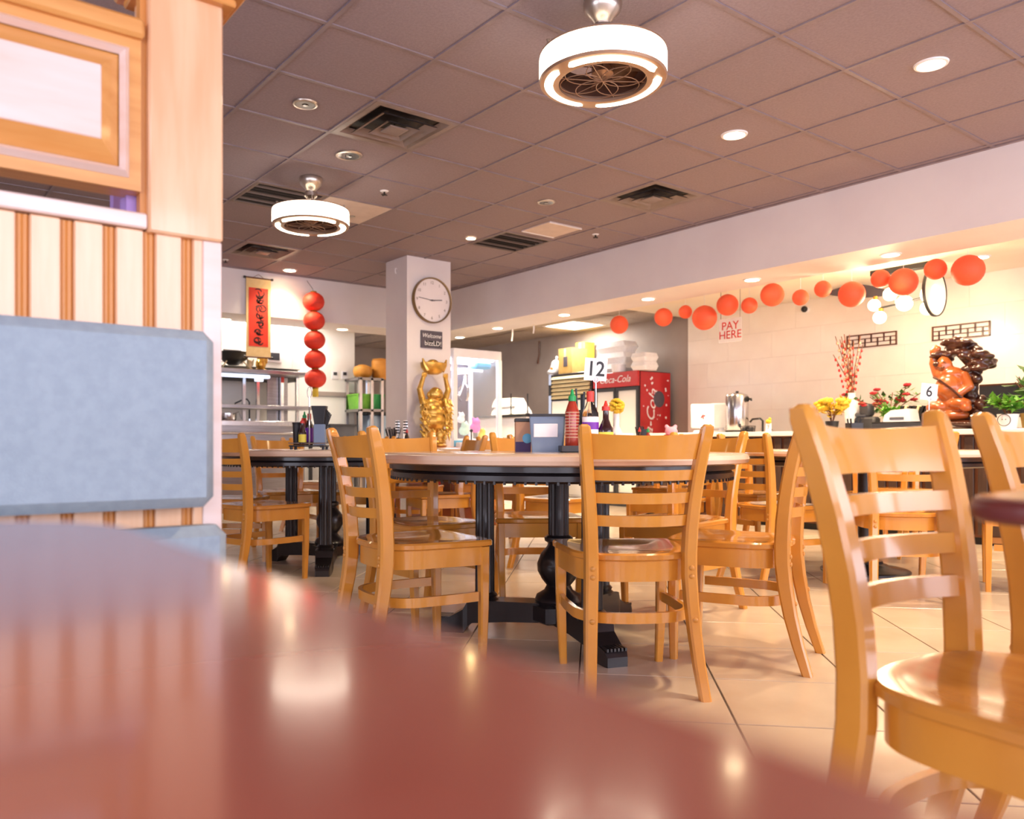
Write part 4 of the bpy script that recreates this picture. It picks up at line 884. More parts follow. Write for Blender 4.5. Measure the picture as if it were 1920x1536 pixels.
ob('lower_door', B(kx+.005, kx+.03, KY0+.01, KY1-.06, .10, zl-.03, .004), 'kitchen_white', kb); ob('door_pull', B(kx-.012, kx+.004, KY0+.06, KY0+.08, .9, 1.1), 'chrome', kb)
# boxes and containers on top
def carton(name, px0, px1, pyt, zbase, x, depth, mt, lb, cat='box', lid=True):
    a, b = onx(px0, 700, x), onx(px1, 700, x); zt_ = onx((px0+px1)/2, pyt, x).z; y0, y1 = min(a.y, b.y), max(a.y, b.y)
    t = thing(name, lb, cat, (x, (y0+y1)/2, zbase)); h = zt_-zbase; w_ = (y1-y0)/2
    ob('body', B(0, depth, -w_, w_, 0, h, .004), mt, t)
    if lid: ob('flap', B(-.002, depth+.002, -w_-.002, w_+.002, h, h+.006, .002), mt, t); ob('tape', B(-.003, -.001, -.02, .02, h*.55, h), 'tan_slat', t, smooth=False)
    return t
t = carton('cardboard_box', 1047, 1072, 654, kz, 7.80, .30, 'cardboard', 'upright tan cardboard box on the louvred cabinet'); ob('print', B(-.004, -.001, -.05, .03, .10, .24), 'slate', t, smooth=False)
carton('yellow_box', 1079, 1096, 643, kz, 8.11, .2, 'yellow_box', 'yellow box between cardboard box and foam boxes')
p = onx(1032, 700, 7.80); t = thing('plastic_bag', 'clear knotted plastic bag on the left end of the cabinet', 'bag', (7.92, p.y, kz)); blob('bag', [((0, 0, .10), .10, .10, .10), ((0, .02, .17), .07, .07, .06), ((-.03, .03, .05), .10, .10, .05)], 'white_foam', t, .012); ob('knot', MB().tube([(0, 0, .22), (0, .01, .25), (.02, .02, .27)], [.015, .01, .02], 8), 'white_foam', t); ob('print', MB().sph((-.098, .0, .09), .008, .03, .025), 'orange_fruit', t)
def foam(px0, px1, n, zbase, x, lb0, hh):
    a, b = onx(px0, 690, x), onx(px1, 690, x); w_ = abs(a.y-b.y)/2; yc = (a.y+b.y)/2
    for k in range(n):
        t = thing('foam_container', lb0 % ('top', 'second', 'third', 'bottom')[k if n > 2 or k == 0 else 3], 'container', (x+.16, yc, zbase+hh*(n-1-k)), 0, 'white foam containers')
        ob('tray', MB().loft([[(u, v, 0) for u, v in rrect(-.11, .11, -w_*.85, w_*.85, .03)], [(u, v, hh*.5) for u, v in rrect(-.13, .13, -w_, w_, .03)]]), 'white_foam', t)
        ob('lid', MB().loft([[(u, v, hh*.5) for u, v in rrect(-.132, .132, -w_, w_, .03)], [(u, v, hh*.98) for u, v in rrect(-.115, .115, -w_*.88, w_*.88, .03)]]), 'white_foam', t)
zf = FZ
foam(1113, 1170, 3, zf, 7.80, 'white foam box on the drinks fridge, %s of the large stack', (onx(1140, 641, 7.8).z-zf)/3)
foam(1178, 1207, 2, zf, 7.62, 'white foam box on the fridge corner, %s of the small stack', (onx(1192, 664, 7.75).z-zf)/2)
p = onx(1158, 690, 7.66); t = thing('lidded_tub', 'round white lidded tub in front of the foam boxes', 'container', (7.66+.10, p.y-.10, zf)); t.location = (7.735, onx(1160, 690, 7.735).y, zf); ob('tub', MB().lathe([(.075, 0), (.085, .005), (.09, .09)], 24), 'white_plastic', t); ob('lid', MB().lathe([(.094, .09), (.094, .105), (.02, .107)], 24), 'white_plastic', t)
# loose cable on the grey wall
tag(ob('wall_cable', MB().tube([onx(1011, 640, WX-.01), onx(1011, 665, WX-.012), onx(1008, 682, WX-.01)], .012, 6), 'brown_wood'), 'short brown cable hanging on the grey wall', 'cable')
# foam trays stack on the service counter by claw machine
sc_ = thing('service_counter', 'low service counter between claw machine and fridge', 'counter', (6.75, 0, 0)); y0 = onx(985, 780, 6.75).y; y1 = onx(905, 780, 6.75).y; zt = onx(940, 778, 6.75).z
ob('top', B(0, .5, y0, y1+.2, zt-.035, zt, .004), 'black_plastic', sc_); ob('front', B(.04, .46, y0+.03, y1+.17, 0, zt-.035), 'white_plastic', sc_, smooth=False); ob('kick', B(.06, .44, y0+.05, y1+.15, 0, .08), 'dark_gray', sc_)
for k, (q0, q1, r0, r1) in enumerate(((912, 968, 757, 778), (914, 958, 737, 757))):
    a, b = onx(q0, r1, 6.80), onx(q1, r1, 6.80); h = onx(q0, r0, 6.8).z-a.z; zb_ = zt+(.0 if k == 0 else .115)
    t = thing('foam_tray_stack', ('wide' if k == 0 else 'narrower upper')+' white foam tray stack on the service counter', 'container', (6.98, (a.y+b.y)/2, zb_)); w_ = abs(a.y-b.y)/2
    ob('tray', MB().loft([[(u, v, 0) for u, v in rrect(-.12, .12, -w_, w_, .03)], [(u, v, .06) for u, v in rrect(-.11, .11, -w_*.95, w_*.95, .03)]]), 'white_foam', t); ob('upper_tray', MB().loft([[(u, v, .06) for u, v in rrect(-.11, .11, -w_*.92, w_*.92, .03)], [(u, v, .115) for u, v in rrect(-.10, .10, -w_*.8, w_*.8, .03)]]), 'white_foam', t)
for q, lb in ((956, 'left thin black rod on the service counter'), (987, 'right thin black rod on the service counter')):
    p = onx(q, 778, 6.78); t = thing('sign_rod', lb, 'rod', (6.80, p.y, zt)); ob('foot', MB().lathe([(.03, 0), (.03, .006), (.008, .012)], 14), 'black_plastic', t); ob('rod', MB().cyl((0, 0, .01), .008, onx(q, 738, 6.78).z-zt-.01, 8), 'black_plastic', t)

# ================================================================== COUNTER (right)
CTX = 7.00; CTZ = .92
ct = thing('order_counter', 'long white-topped counter with dark vertical slats along the right wall', 'counter', (0, 0, 0))
ob('worktop', B(CTX-.02, 7.62, -1.2, 6.35, CTZ-.045, CTZ, .006), 'counter_white', ct)
ob('carcass', B(CTX+.04, 7.55, -1.15, 6.30, .06, CTZ-.045), 'brown_wood', ct, smooth=False); ob('kick', B(CTX+.08, 7.5, -1.1, 6.25, 0, .06), 'black_plastic', ct, smooth=False)
slm = mesh('slat', B(-.022, 0, -.035, .035, .08, CTZ-.06, .003), 'counter_slat', False)
for k in range(74): link('slat', slm, ct, (CTX+.04, 6.24-.1*k, 0))
def cz(px_): return onx(px_, 800, 7.25)
def at(px_, x=7.25): return onx(px_, 800, x).y
# POS terminals
def pos(px_, x, lb, ww, hh, tilt, logo):
    t = thing('pos_terminal', lb, 'register', (x, at(px_, x), CTZ), 0, 'point of sale terminals'); t.rotation_euler.z = radians(-52)
    ob('base', B(-.10, .10, -.07, .07, 0, .025, .008), 'white_plastic', t); ob('neck', B(-.03, .03, -.02, .02, .02, hh*.5, .006), 'white_plastic', t)
    s_ = ob('screen_back', B(-ww/2, ww/2, -.012, .012, 0, hh, .010), 'white_plastic', t, (0, -.02, .05)); s_.rotation_euler.x = tilt
    if logo: ob('logo_mark', MB().tube([(-.02, -.0135, hh*.40), (0, -.0135, hh*.52), (.02, -.0135, hh*.50), (.0, -.0135, hh*.44), (.005, -.0135, hh*.36)], .006, 6), 'sign_red', s_)
    return t
pos(1318, 7.15, 'white tablet register with red mark, left on the counter', .25, .27, radians(-14), True)
t = pos(1352, 7.46, 'white tablet register turned away, beside the steel urn', .22, .28, radians(12), False)
# steel urn
u0 = onx(1382, 735, 7.30); t = thing('steel_urn', 'tall stainless coffee urn with black knob on the counter', 'urn', (7.30, u0.y, CTZ)); h = u0.z-CTZ
ob('body', MB().lathe([(.11, .02), (.115, .03), (.115, h-.05), (.105, h-.03), (.05, h-.012), (.01, h-.01)], 32), 'steel_bright', t); ob('foot', MB().lathe([(.12, 0), (.12, .02), (.10, .025)], 24), 'black_plastic', t)
ob('lid_knob', MB().cyl((0, 0, h-.012), .015, .02, 12), 'black_plastic', t)
k_ = ob('side_handle', MB().tube([(.02, -.112, h-.08), (.03, -.15, h-.08), (.03, -.15, h-.10)], .012, 8).cyl((.0, -.13, h-.08), .03, .02, 12, 'y'), 'black_plastic', t); ob('tap', MB().tube([(-.08, -.085, .08), (-.12, -.12, .08), (-.12, -.12, .05)], .011, 8), 'black_plastic', t)
t = thing('sink_faucet', 'black counter faucet right of the steel urn', 'faucet', (7.40, at(1430, 7.4), CTZ)); ob('spout', MB().tube([(0, 0, 0), (0, 0, .12), (0, .03, .145), (0, .12, .14), (0, .15, .11)], .011, 8), 'black_plastic', t); ob('lever', MB().tube([(0, -.04, .02), (0, -.11, .025)], .007, 6), 'black_plastic', t)
for k, (q, lb) in enumerate(((1396, 'left black wire basket on the counter'), (1408, 'right black wire basket on the counter'))):
    t = thing('wire_basket', lb, 'basket', (7.06, at(q, 7.06), CTZ), 0, 'wire baskets'); m = MB()
    for z in (.002, .03, .06): m.tube([(.035*cos(a*pi/8)*(1+z*4), .035*sin(a*pi/8)*(1+z*4), z) for a in range(16)], .003, 5, closed=True)
    for a in range(8): m.tube([(.035*cos(a*pi/4), .035*sin(a*pi/4), .002), (.0434*cos(a*pi/4), .0434*sin(a*pi/4), .06)], .003, 5)
    ob('cage', m, 'black_plastic', t); ob('packets', B(-.02, .02, -.02, .02, .004, .05, .004), 'dark_gray', t)
t = thing('order_card', 'small white card stand with yellow top on the counter edge', 'card', (7.02, at(1441, 7.02), CTZ)); t.rotation_euler.z = -pi/2; ob('card', B(-.03, .03, -.003, .003, 0, .08), 'paper_white', t, smooth=False); ob('duck', MB().sph((0, 0, .10), .03, .02, .022).sph((.015, 0, .125), .014), 'yellow_petal', t); text('digit', '7', .05, 'ink_black', t, (0, -.004, .04), (pi/2, 0, 0), .0005)

# plants and vases
def leaf_card(m, p, d, up, l, wd2):
    d = Vector(d).normalized(); s_ = d.cross(Vector(up)).normalized()*wd2; p = Vector(p); n_ = s_.cross(d).normalized()*wd2*.3
    a = p+d*l*.45+s_-n_; b = p+d*l*.45-s_-n_; e = p+d*l; c_ = p+d*l*.5
    o = len(m.v); m.v += [tuple(p), tuple(a), tuple(e), tuple(b), tuple(c_)]; m.f += [(o, o+1, o+4), (o+1, o+2, o+4), (o+2, o+3, o+4), (o+3, o, o+4)]
def flower_bush(name, lb, loc, pot, petal, leafm, n, spread, height, fr, stems=7, seed=1, pot_m='black_plastic', leaf_n=60, ls=.05, wide=1.0):
    R_ = random.Random(seed); t = thing(name, lb, 'plant', loc)
    ob('pot', MB().lathe([(pot*.75, 0), (pot*.8, .01), (pot, pot*1.5), (pot*.9, pot*1.5), (pot*.85, pot*1.3)], 20), pot_m, t)
    st_ = MB(); tips = []
    for k in range(stems):
        a = R_.uniform(0, 6.28); l = R_.uniform(.4, 1); yy = sin(a)*spread*l*wide; xx = cos(a)*spread*l*.6; tip = Vector((xx, yy, pot*1.5+height*(1.05-.35*l)*R_.uniform(.75, 1.0))); st_.tube([(0, 0, pot), (xx*.3, yy*.3, pot*1.5+height*.35), tip], .004, 5); tips.append(tip)
    ob('stems', st_, 'twig', t); lf = MB()
    for k in range(leaf_n):
        tp = R_.choice(tips); f = R_.uniform(.35, 1.05); p = Vector((tp.x*f, tp.y*f, pot*1.4+(tp.z-pot*1.4)*f)); leaf_card(lf, p, (R_.uniform(-1, 1), R_.uniform(-1, 1), R_.uniform(-.3, .8)), (0, 0, 1), ls*R_.uniform(.7, 1.2), ls*.3)
    o = ob('foliage', lf, leafm, t, smooth=False); o['kind'] = 'stuff'
    if petal:
        for k in range(n):
            tp = R_.choice(tips); f = R_.uniform(.7, 1.08); p = Vector((tp.x*f, tp.y*f, pot*1.4+(tp.z-pot*1.4)*f)); m = MB()
            for q in range(6):
                a = q*pi/3; m.sph((p.x+fr*.5*cos(a), p.y+fr*.5*sin(a), p.z+fr*.1*(q % 2)), fr*.55, fr*.55, fr*.4, 7, 5)
            m.sph(tuple(p), fr*.4, fr*.4, fr*.5, 7, 5); ob('blossom', m, petal, t)
    return t
flower_bush('yellow_flowers', 'bushy yellow blossom arrangement in a black pot on the counter', (7.10, at(1560, 7.1), CTZ), .06, 'yellow_petal', 'yellow_petal', 26, .19, .24, .045, 14, 4, leaf_n=120, ls=.07)
flower_bush('pale_flowers', 'small pale yellow flower sprig left of the yellow blossoms', (7.42, at(1528, 7.42), CTZ), .045, 'pink_petal', 'yellow_petal', 6, .10, .22, .018, 6, 9, leaf_n=30, ls=.035, pot_m='black_plastic')
flower_bush('red_camellias', 'sprays of red blossoms with green leaves in a dark pot on the counter', (7.46, at(1668, 7.46), CTZ), .06, 'red_petal', 'leaf', 24, .40, .36, .032, 16, 12, leaf_n=110, ls=.07, wide=1.1)
flower_bush('green_shrub', 'small bright green shrub in front of the red blossoms', (7.30, at(1668, 7.30), CTZ), .045, None, 'leaf_bright', 0, .10, .16, .02, 10, 21, leaf_n=90, ls=.06)
vt = onx(1597, 737, 7.36); t = thing('white_vase', 'tall white vase holding red-brown budding twigs', 'vase', (7.36, at(1597, 7.36), CTZ)); hv = vt.z-CTZ
ob('vase', MB().lathe([(.035, 0), (.05, .02), (.062, hv*.45), (.055, hv*.75), (.03, hv*.95), (.036, hv), (.028, hv), (.024, hv*.9)], 28), 'white_plastic', t)
BUD = [mesh('bud', MB().sph((0, 0, 0), .010, .010, .016, 6, 5), m_) for m_ in ('sign_red', 'bud')]; rt_ = random.Random(8)
for k in range(13):
    a = rt_.uniform(0, 6.28); l = rt_.uniform(.03, .20); hh = rt_.uniform(.35, .56); tip = Vector((cos(a)*l*.6, sin(a)*l, hv+hh)); q = ob('twig', MB().tube([(0, 0, hv*.5), (tip.x*.3, tip.y*.3, hv+hh*.4), tip], .004, 5), 'twig', t); bm_ = MB()
    for z in range(7): f = .3+.7*z/7; link('bud', BUD[1 if k % 3 else 0], q, (tip.x*f+rt_.uniform(-.008, .008), tip.y*f+rt_.uniform(-.008, .008), hv*.6+(hh+hv*.4)*f))
t = thing('stone_ornament', 'dark grey stacked stone ornament on the counter', 'ornament', (7.36, at(1626, 7.36), CTZ)); ob('lower_block', B(-.06, .06, -.10, .10, 0, .13, .02), 'dark_gray', t); ob('upper_block', B(-.05, .05, -.05, .06, .13, .25, .02), 'dark_gray', t); ob('side_block', B(-.05, .05, -.02, .10, .13, .17, .015), 'gray_plastic', t)
def tumbler(px_, x, lb, r=.04, h=.13, z=CTZ, d=None):
    loc = (x, at(px_, x), z) if d is None else tuple(atd(px_, 840, d)[:2])+(z,)
    t = thing('black_tumbler', lb, 'cup', loc, 0, 'black tumblers'); ob('cup', MB().lathe([(r*.75, 0), (r*.78, .006), (r, h), (r*.9, h), (r*.7, .02)], 20), 'black_plastic', t); ob('rim', MB().lathe([(r, h-.01), (r*1.06, h-.005), (r*1.06, h+.003), (r*.9, h+.003)], 20, cap=False), 'black_plastic', t); return t
# menus leaning
for k in range(7):
    t = thing('menu_folder', 'black menu folder, %s from the left in the row behind the white dispenser' % ('first', 'second', 'third', 'fourth', 'fifth', 'sixth', 'seventh')[k], 'menu', (7.35, at(1690+7*k, 7.35), CTZ), 0, 'black menu folders'); o = ob('cover', B(-.09, .09, -.010, .010, 0, .22, .003), 'black_plastic' if k % 3 != 1 else 'tan_slat', t); o.rotation_euler.x = radians(12+k); ob('pages', B(-.085, .085, -.006, .006, .004, .216), 'paper_white', o, smooth=False)
t = thing('black_box', 'flat black box under the white dispenser on the counter', 'box', (7.12, at(1690, 7.12), CTZ)); ob('body', B(-.12, .12, -.22, .20, 0, .06, .004), 'dark_gray', t); ob('lid', B(-.122, .122, -.222, .202, .06, .07, .003), 'black_plastic', t)
t = thing('white_dispenser', 'curved white dispenser resting on the flat black box', 'dispenser', (7.12, at(1692, 7.12), CTZ+.07)); m = MB(); pr = [(-.11, 0), (.13, 0), (.115, .06), (.06, .10), (-.09, .11)]; m.loft([[(-.08, y, z) for y, z in pr], [(.08, y, z) for y, z in pr]]); ob('shell', m, 'white_plastic', t); ob('slot', B(-.084, -.079, -.05, .07, .02, .04), 'gray_plastic', t)
# wooden buddha carving
wb = thing('buddha_carving', 'large carved wooden laughing buddha under a dark root-wood tree on the counter', 'statue', (7.15, at(1782, 7.15), CTZ)); zt = onx(1790, 630, 7.15).z-CTZ; k = zt/.80; 
bp = [((0, 0, .22), .08, .13, .08), ((-.03, .0, .36), .09, .11, .12), ((-.06, .02, .35), .07, .085, .08), ((0, 0, .47), .08, .12, .07), ((-.02, .045, .56), .058, .058, .075), ((-.06, .045, .535), .02, .035, .02), ((-.08, .045, .56), .010, .010, .016), ((-.02, .105, .55), .02, .012, .035), ((-.02, -.015, .55), .02, .012, .035), ((-.05, -.09, .22), .06, .10, .05), ((-.05, .09, .19), .06, .09, .05), ((-.07, -.15, .18), .04, .05, .035), ((-.07, .13, .14), .04, .05, .03), ((0, -.02, .12), .09, .14, .05)]
bp += limb((0, .10, .48), (0, .14, .58), .045, .035)+limb((0, .14, .58), (-.01, .13, .68), .034, .028)+limb((-.01, .13, .68), (-.01, .10, .70), .036, .03, 2)+limb((0, -.11, .46), (-.02, -.16, .36), .045, .036)+limb((-.02, -.16, .36), (-.06, -.10, .30), .034, .028)
for q in range(4): bp += limb((-.02, .09+q*.014, .70), (-.02, .095+q*.014, .735), .008, .006, 3)
bp = [((c[0]*k, -c[1]*k*-1, c[2]*k), a*k, b*k, d_*k) for c, a, b, d_ in bp]
blob('body', bp, 'carved_wood', wb, .009)
for sy in (.020, .070): ob('eye', MB().sph((-.074*k, sy*k, .578*k), .006*k, .012*k, .004*k, 10, 6), 'dark_root', wb)
ob('smile', MB().tube([(-.074*k, .018*k, .538*k), (-.084*k, .045*k, .526*k), (-.074*k, .072*k, .538*k)], .005*k, 6), 'dark_root', wb)
ob('sash', MB().tube([(-.06*k, .11*k, .45*k), (-.135*k, .03*k, .42*k), (-.12*k, -.06*k, .34*k), (-.07*k, -.12*k, .26*k)], .009*k, 8), 'dark_root', wb)
rw = random.Random(11); dp = []
for s_ in range(5): dp += limb((.06*k, -.10*k, .075*k), ((.06)*k, (-.16+.02*s_)*k, .35*k), .06*k, .04*k)
dp += limb((.06*k, -.15*k, .3*k), (.05*k, -.13*k, .6*k), .045*k, .035*k, 8)+limb((.05*k, -.13*k, .55*k), (.03*k, .0, .72*k), .03*k, .03*k, 8)+limb((.05*k, -.13*k, .5*k), (.05*k, -.22*k, .62*k), .025*k, .02*k, 6)+limb((.05*k, -.16*k, .36*k), (.03*k, -.06*k, .44*k), .02*k, .015*k, 6)
for s_ in range(60): a = rw.uniform(-.30, .12); z = .79-.85*abs(a+.06)**1.3*1.5+rw.uniform(-.15, 0); dp.append(((rw.uniform(-.03, .09)*k, a*k, z*k), .055*k, rw.uniform(.035, .075)*k, .026*k))
for s_ in range(22): z = rw.uniform(.1, .55); dp.append(((rw.uniform(.0, .08)*k, (-.17+rw.uniform(-.07, .05))*k, z*k), .045*k, rw.uniform(.03, .06)*k, rw.uniform(.03, .05)*k))
dp += [((.0, (-.06+.03*q)*k, .045*k), .12*k, .10*k, .035*k) for q in range(-4, 6)]
blob('root_tree', dp, 'dark_root', wb, .009, smooth_it=2)
ob('plinth', MB().lathe([(.16*k, 0), (.17*k, .02), (.15*k, .05*k), (.10*k, .06*k)], 20, sx=.7, sy=1.25), 'dark_root', wb)
# plant and pots at right edge
t = flower_bush('bonsai_plant', 'low bright green plant in a white pot with a face, by the right edge', (7.10, at(1890, 7.1), CTZ), .075, None, 'leaf_bright', 0, .18, .15, .02, 16, 31, 'white_plastic', 170, .07)
fc = MB().tube([(-.076, .045*cos(a*pi/12), .065+.045*sin(a*pi/12)) for a in range(24)], .003, 5, closed=True).sph((-.078, .012, .07), .004).sph((-.078, -.012, .07), .004); ob('face_print', fc, 'ink_black', t)
flower_bush('tall_leaf_plant', 'tall leafy plant cut off by the right edge', (7.25, at(1935, 7.25), CTZ), .08, None, 'leaf', 0, .20, .42, .02, 14, 41, 'cardboard', 60, .16)
t = thing('black_screen', 'dark flat screen standing behind the plants at the right edge', 'screen', (7.5, at(1892, 7.5), CTZ)); ob('panel', B(-.015, .015, -.22, .22, .10, .38, .004), 'dark_gray', t); ob('stand', MB().box(-.02, .02, -.03, .03, .01, .12).box(-.08, .08, -.10, .10, 0, .012), 'black_plastic', t); ob('bezel', B(-.017, -.014, -.21, .21, .365, .378), 'brown_wood', t)
# PAY HERE hanging acrylic sign
a, b = onx(1353, 605, 6.9), onx(1386, 634, 6.9); t = thing('pay_here_sign', 'hanging clear sign with red PAY HERE lettering', 'sign', (6.9, (a.y+b.y)/2, (a.z+b.z)/2)); hw = (a.y-b.y)/2+.03; hh = (a.z-b.z)/2+.03
ob('acrylic_plate', B(-.003, .003, -hw, hw, -hh, hh), 'acrylic', t, smooth=False)
for z, s_ in ((.042, 'PAY'), (-.048, 'HERE')): text('lettering', s_, .115, 'sign_red', t, (-.004, 0, z), (pi/2, 0, -pi/2), .001)
for s_ in (-1, 1): ob('wire', MB().cyl((0, s_*hw*.85, hh), .0025, KC-.05-t.location.z-hh, 6), 'grille_bar', t)
# fretwork panels on the tiled wall
def fret(p0, p1, lb):
    a, b = onx(*p0, WX-.015), onx(*p1, WX-.015); t = thing('fretwork_panel', lb, 'wall decor', (WX-.015, b.y, (a.z+b.z)/2-.07), 0, 'dark fretwork wall panels'); L_ = a.y-b.y; h = .14
    m = MB().box(-.012, .003, 0, L_, 0, .012).box(-.012, .003, 0, L_, h-.012, h).box(-.012, .003, 0, .012, 0, h).box(-.012, .003, L_-.012, L_, 0, h); ob('frame', m, 'brown_wood', t, smooth=False)
    ob('mid_rail', MB().box(-.008, .003, 0, L_, h*.32, h*.38).box(-.008, .003, 0, L_, h*.62, h*.68), 'brown_wood', t, smooth=False); n = max(6, int(L_/.06))
    for q in range(1, n): ob('lattice_bar', B(-.008, .003, L_*q/n-.006, L_*q/n+.006, .012 if q % 2 else h*.38, h*.62 if q % 2 else h-.012), 'dark_root', t, smooth=False)
fret((1588, 641), (1682, 635), 'dark lattice wall panel behind the budding twigs'); fret((1748, 625), (1857, 617), 'dark lattice wall panel above the buddha carving')
# chandelier over the counter
q0, q1 = onx(1635, 500, 7.45), onx(1757, 487, 7.45); t = thing('globe_chandelier', 'black bar chandelier with glowing glass globes above the counter', 'chandelier', (7.45, (q0.y+q1.y)/2, KC-.05))
L2 = (q0.y-q1.y)/2; ob('canopy_bar', B(-.04, .04, -L2, L2, -.05, 0, .004), 'black_plastic', t); zr = onx(1665, 573, 7.45).z-(KC-.05)
ob('rod', MB().tube([(0, L2*.95, zr-.02), (0, -L2*1.05, zr+.04)], .009, 8), 'black_plastic', t); ob('drop_rod', MB().cyl((0, L2*.25, zr), .006, -zr-.05, 8), 'tan_slat', t)
for y, z, r in ((.62, .02, .055), (.50, -.10, .058), (.28, .10, .06), (-.02, .0, .07), (-.55, .05, .085), (-.48, -.07, .06)):
    g_ = ob('globe', MB().sph((0, y*L2*1.5, zr+z), r, r, r, 20, 14), 'globe_light', t)
    ob('socket', MB().cyl((0, y*L2*1.5-.012, zr+z+r*.9), .02, .03, 10), 'gold_dark', g_)
ob('disc', MB().lathe([(.01, -.008), (.20, -.006), (.20, .006), (.01, .008)], 36, (0, -L2*.93, zr+.06), ax='y'), 'cream_wall', t); ob('disc_rim', MB().lathe([(.20, -.012), (.212, -.012), (.212, .012), (.20, .012)], 36, (0, -L2*.93, zr+.06), ax='y', cap=False), 'black_plastic', t)
chl = bpy.data.lights.new('chandelier_glow', 'POINT'); chl.energy = 22; chl.color = WARM; chl.shadow_soft_size = .1; co = bpy.data.objects.new('chandelier_glow', chl); C.objects.link(co); co.location = (7.15, q0.y*.5+q1.y*.5, 1.95)
p = onx(1600, 548, 7.9); t = thing('fabric_swag', 'dark pleated fabric swag under the cream ceiling', 'drape', (7.9, onx(1615, 548, 7.9).y, 0)); ya, yb_ = onx(1545, 552, 7.9).y-t.location.y, onx(1678, 548, 7.9).y-t.location.y; m = MB(); rings = []
for s_ in range(15):
    f = s_/14; y = ya+(yb_-ya)*f; z = onx(1545+133*f, 551, 7.9).z; h = .09*sin(pi*f)+.006; rings.append([(0, y, z-h*.4), (.01, y, z-h*.4), (.012+.008*(s_ % 2), y, z+h), (.0+.008*(s_ % 2), y, z+h)])
ob('cloth', m.loft(rings), 'slate', t); ob('cord', MB().tube([(0, ya, onx(1545, 551, 7.9).z), (0, ya+.02, KC-.05)], .004, 5).tube([(0, yb_, onx(1678, 551, 7.9).z), (0, yb_, KC-.05)], .004, 5), 'ink_black', t)
p = onx(1509, 580, WX-.06); t = thing('security_camera', 'small black dome camera on the tiled wall', 'camera', (WX-.02, p.y, p.z)); ob('mount', MB().cyl((-.04, 0, 0), .03, .06, 14, 'x'), 'white_plastic', t); ob('lens', MB().sph((-.05, 0, 0), .035, .035, .035), 'black_plastic', t)
# string of paper lanterns
LANT = [(1161, 609, 17), (1244, 595, 17), (1285, 585, 12.5), (1321, 596, 23), (1364, 572, 20), (1405, 573, 15), (1448, 553, 21.5), (1501, 558, 15), (1543, 542, 15.5), (1597, 552, 24), (1651, 523, 17), (1694, 529, 25.5), (1754, 505, 19.5), (1815, 507, 28.5)]
ordn = ['leftmost', 'second', 'third', 'fourth', 'fifth', 'sixth', 'seventh', 'eighth', 'ninth', 'tenth', 'eleventh', 'twelfth', 'thirteenth', 'last']
PL = None
for k, (px_, py_, r) in enumerate(LANT):
    x = 6.80+.05*((k*3) % 3); p = onx(px_, py_, x); rr = r/FPX*dx(px_, x)
    if PL is None:
        m = MB(); n = 32; rings = []
        for q in range(25):
            th_ = -pi/2+.16+(pi-.32)*q/24; f = 1-.012*(q % 2); rings.append([(cos(th_)*f*cos(2*pi*i/n), cos(th_)*f*sin(2*pi*i/n), sin(th_)) for i in range(n)])
        PL = mesh('paper_sphere', m.loft(rings), 'paper_lantern'); WRM = mesh('wire_collar', MB().lathe([(.17, .97), (.18, .99), (.15, 1.0)], 16), 'nickel')
    sz = 'large' if r > 22 else ('small' if r < 16 else 'medium')
    t = thing('paper_lantern', '%s orange-red paper lantern, %s in the string from the left' % (sz, ordn[k]), 'lantern', p, 0, 'paper lantern string'); t.scale = (rr, rr, rr)
    link('paper_sphere', PL, t); link('wire_collar', WRM, t)
    zc_ = (BZ if x < BX1 else KC-.05)-p.z; ob('thread', MB().cyl((0, 0, .98), .004/rr*.5, max(zc_/rr-.98, .1), 5), 'white_plastic', t)

# ================================================================== TABLE-TOP THINGS
def bottle(name, px_, d, h, r, body, cap, lb, label=None, ztab=TZ, neck=.55, capshape='cone', group=None):
    p = atd(px_, 840, d); t = thing(name, lb, 'bottle', (p.x, p.y, ztab), -YAW, group)
    ob('body', MB().lathe([(r*.9, 0), (r, .006), (r, h*neck), (r*.85, h*(neck+.06)), (r*.42, h*(neck+.20)), (r*.38, h*.82)], 24), body, t)
    if capshape == 'cone': ob('cap', MB().lathe([(r*.55, h*.80), (r*.55, h*.88), (r*.32, h*.90), (r*.12, h)], 18), cap, t)
    else: ob('cap', MB().lathe([(r*.46, h*.82), (r*.48, h*.99), (r*.4, h)], 18), cap, t)
    if label: ob('paper_label', MB().lathe([(r*1.015, h*.10), (r*1.015, h*(neck-.06))], 24, cap=False), label, t)
    return t
def sticks_cup(name, px_, d, lb, h=.13, r=.042, body='black_plastic', stick='black_plastic', n=9, ztab=TZ, seed=1, L=.24):
    p = atd(px_, 840, d); t = thing(name, lb, 'utensil holder', (p.x, p.y, ztab), -YAW); R_ = random.Random(seed)
    ob('cup', MB().loft([[(x, y, 0) for x, y in rrect(-r*.85, r*.85, -r*.85, r*.85, r*.2)], [(x, y, h) for x, y in rrect(-r, r, -r, r, r*.2)], [(x, y, h) for x, y in rrect(-r*.9, r*.9, -r*.9, r*.9, r*.2)], [(x, y, .01) for x, y in rrect(-r*.75, r*.75, -r*.75, r*.75, r*.2)]]), body, t)
    for k in range(n):
        a = R_.uniform(0, 6.28); q = R_.uniform(.2, .7)*r; tl = R_.uniform(.8, 1.0)*L; ob('chopstick', MB().tube([(q*.6*cos(a), q*.6*sin(a), .012), (q*1.9*cos(a), q*1.4*sin(a), tl)], [.003, .0045], 6), stick, t)
    return t
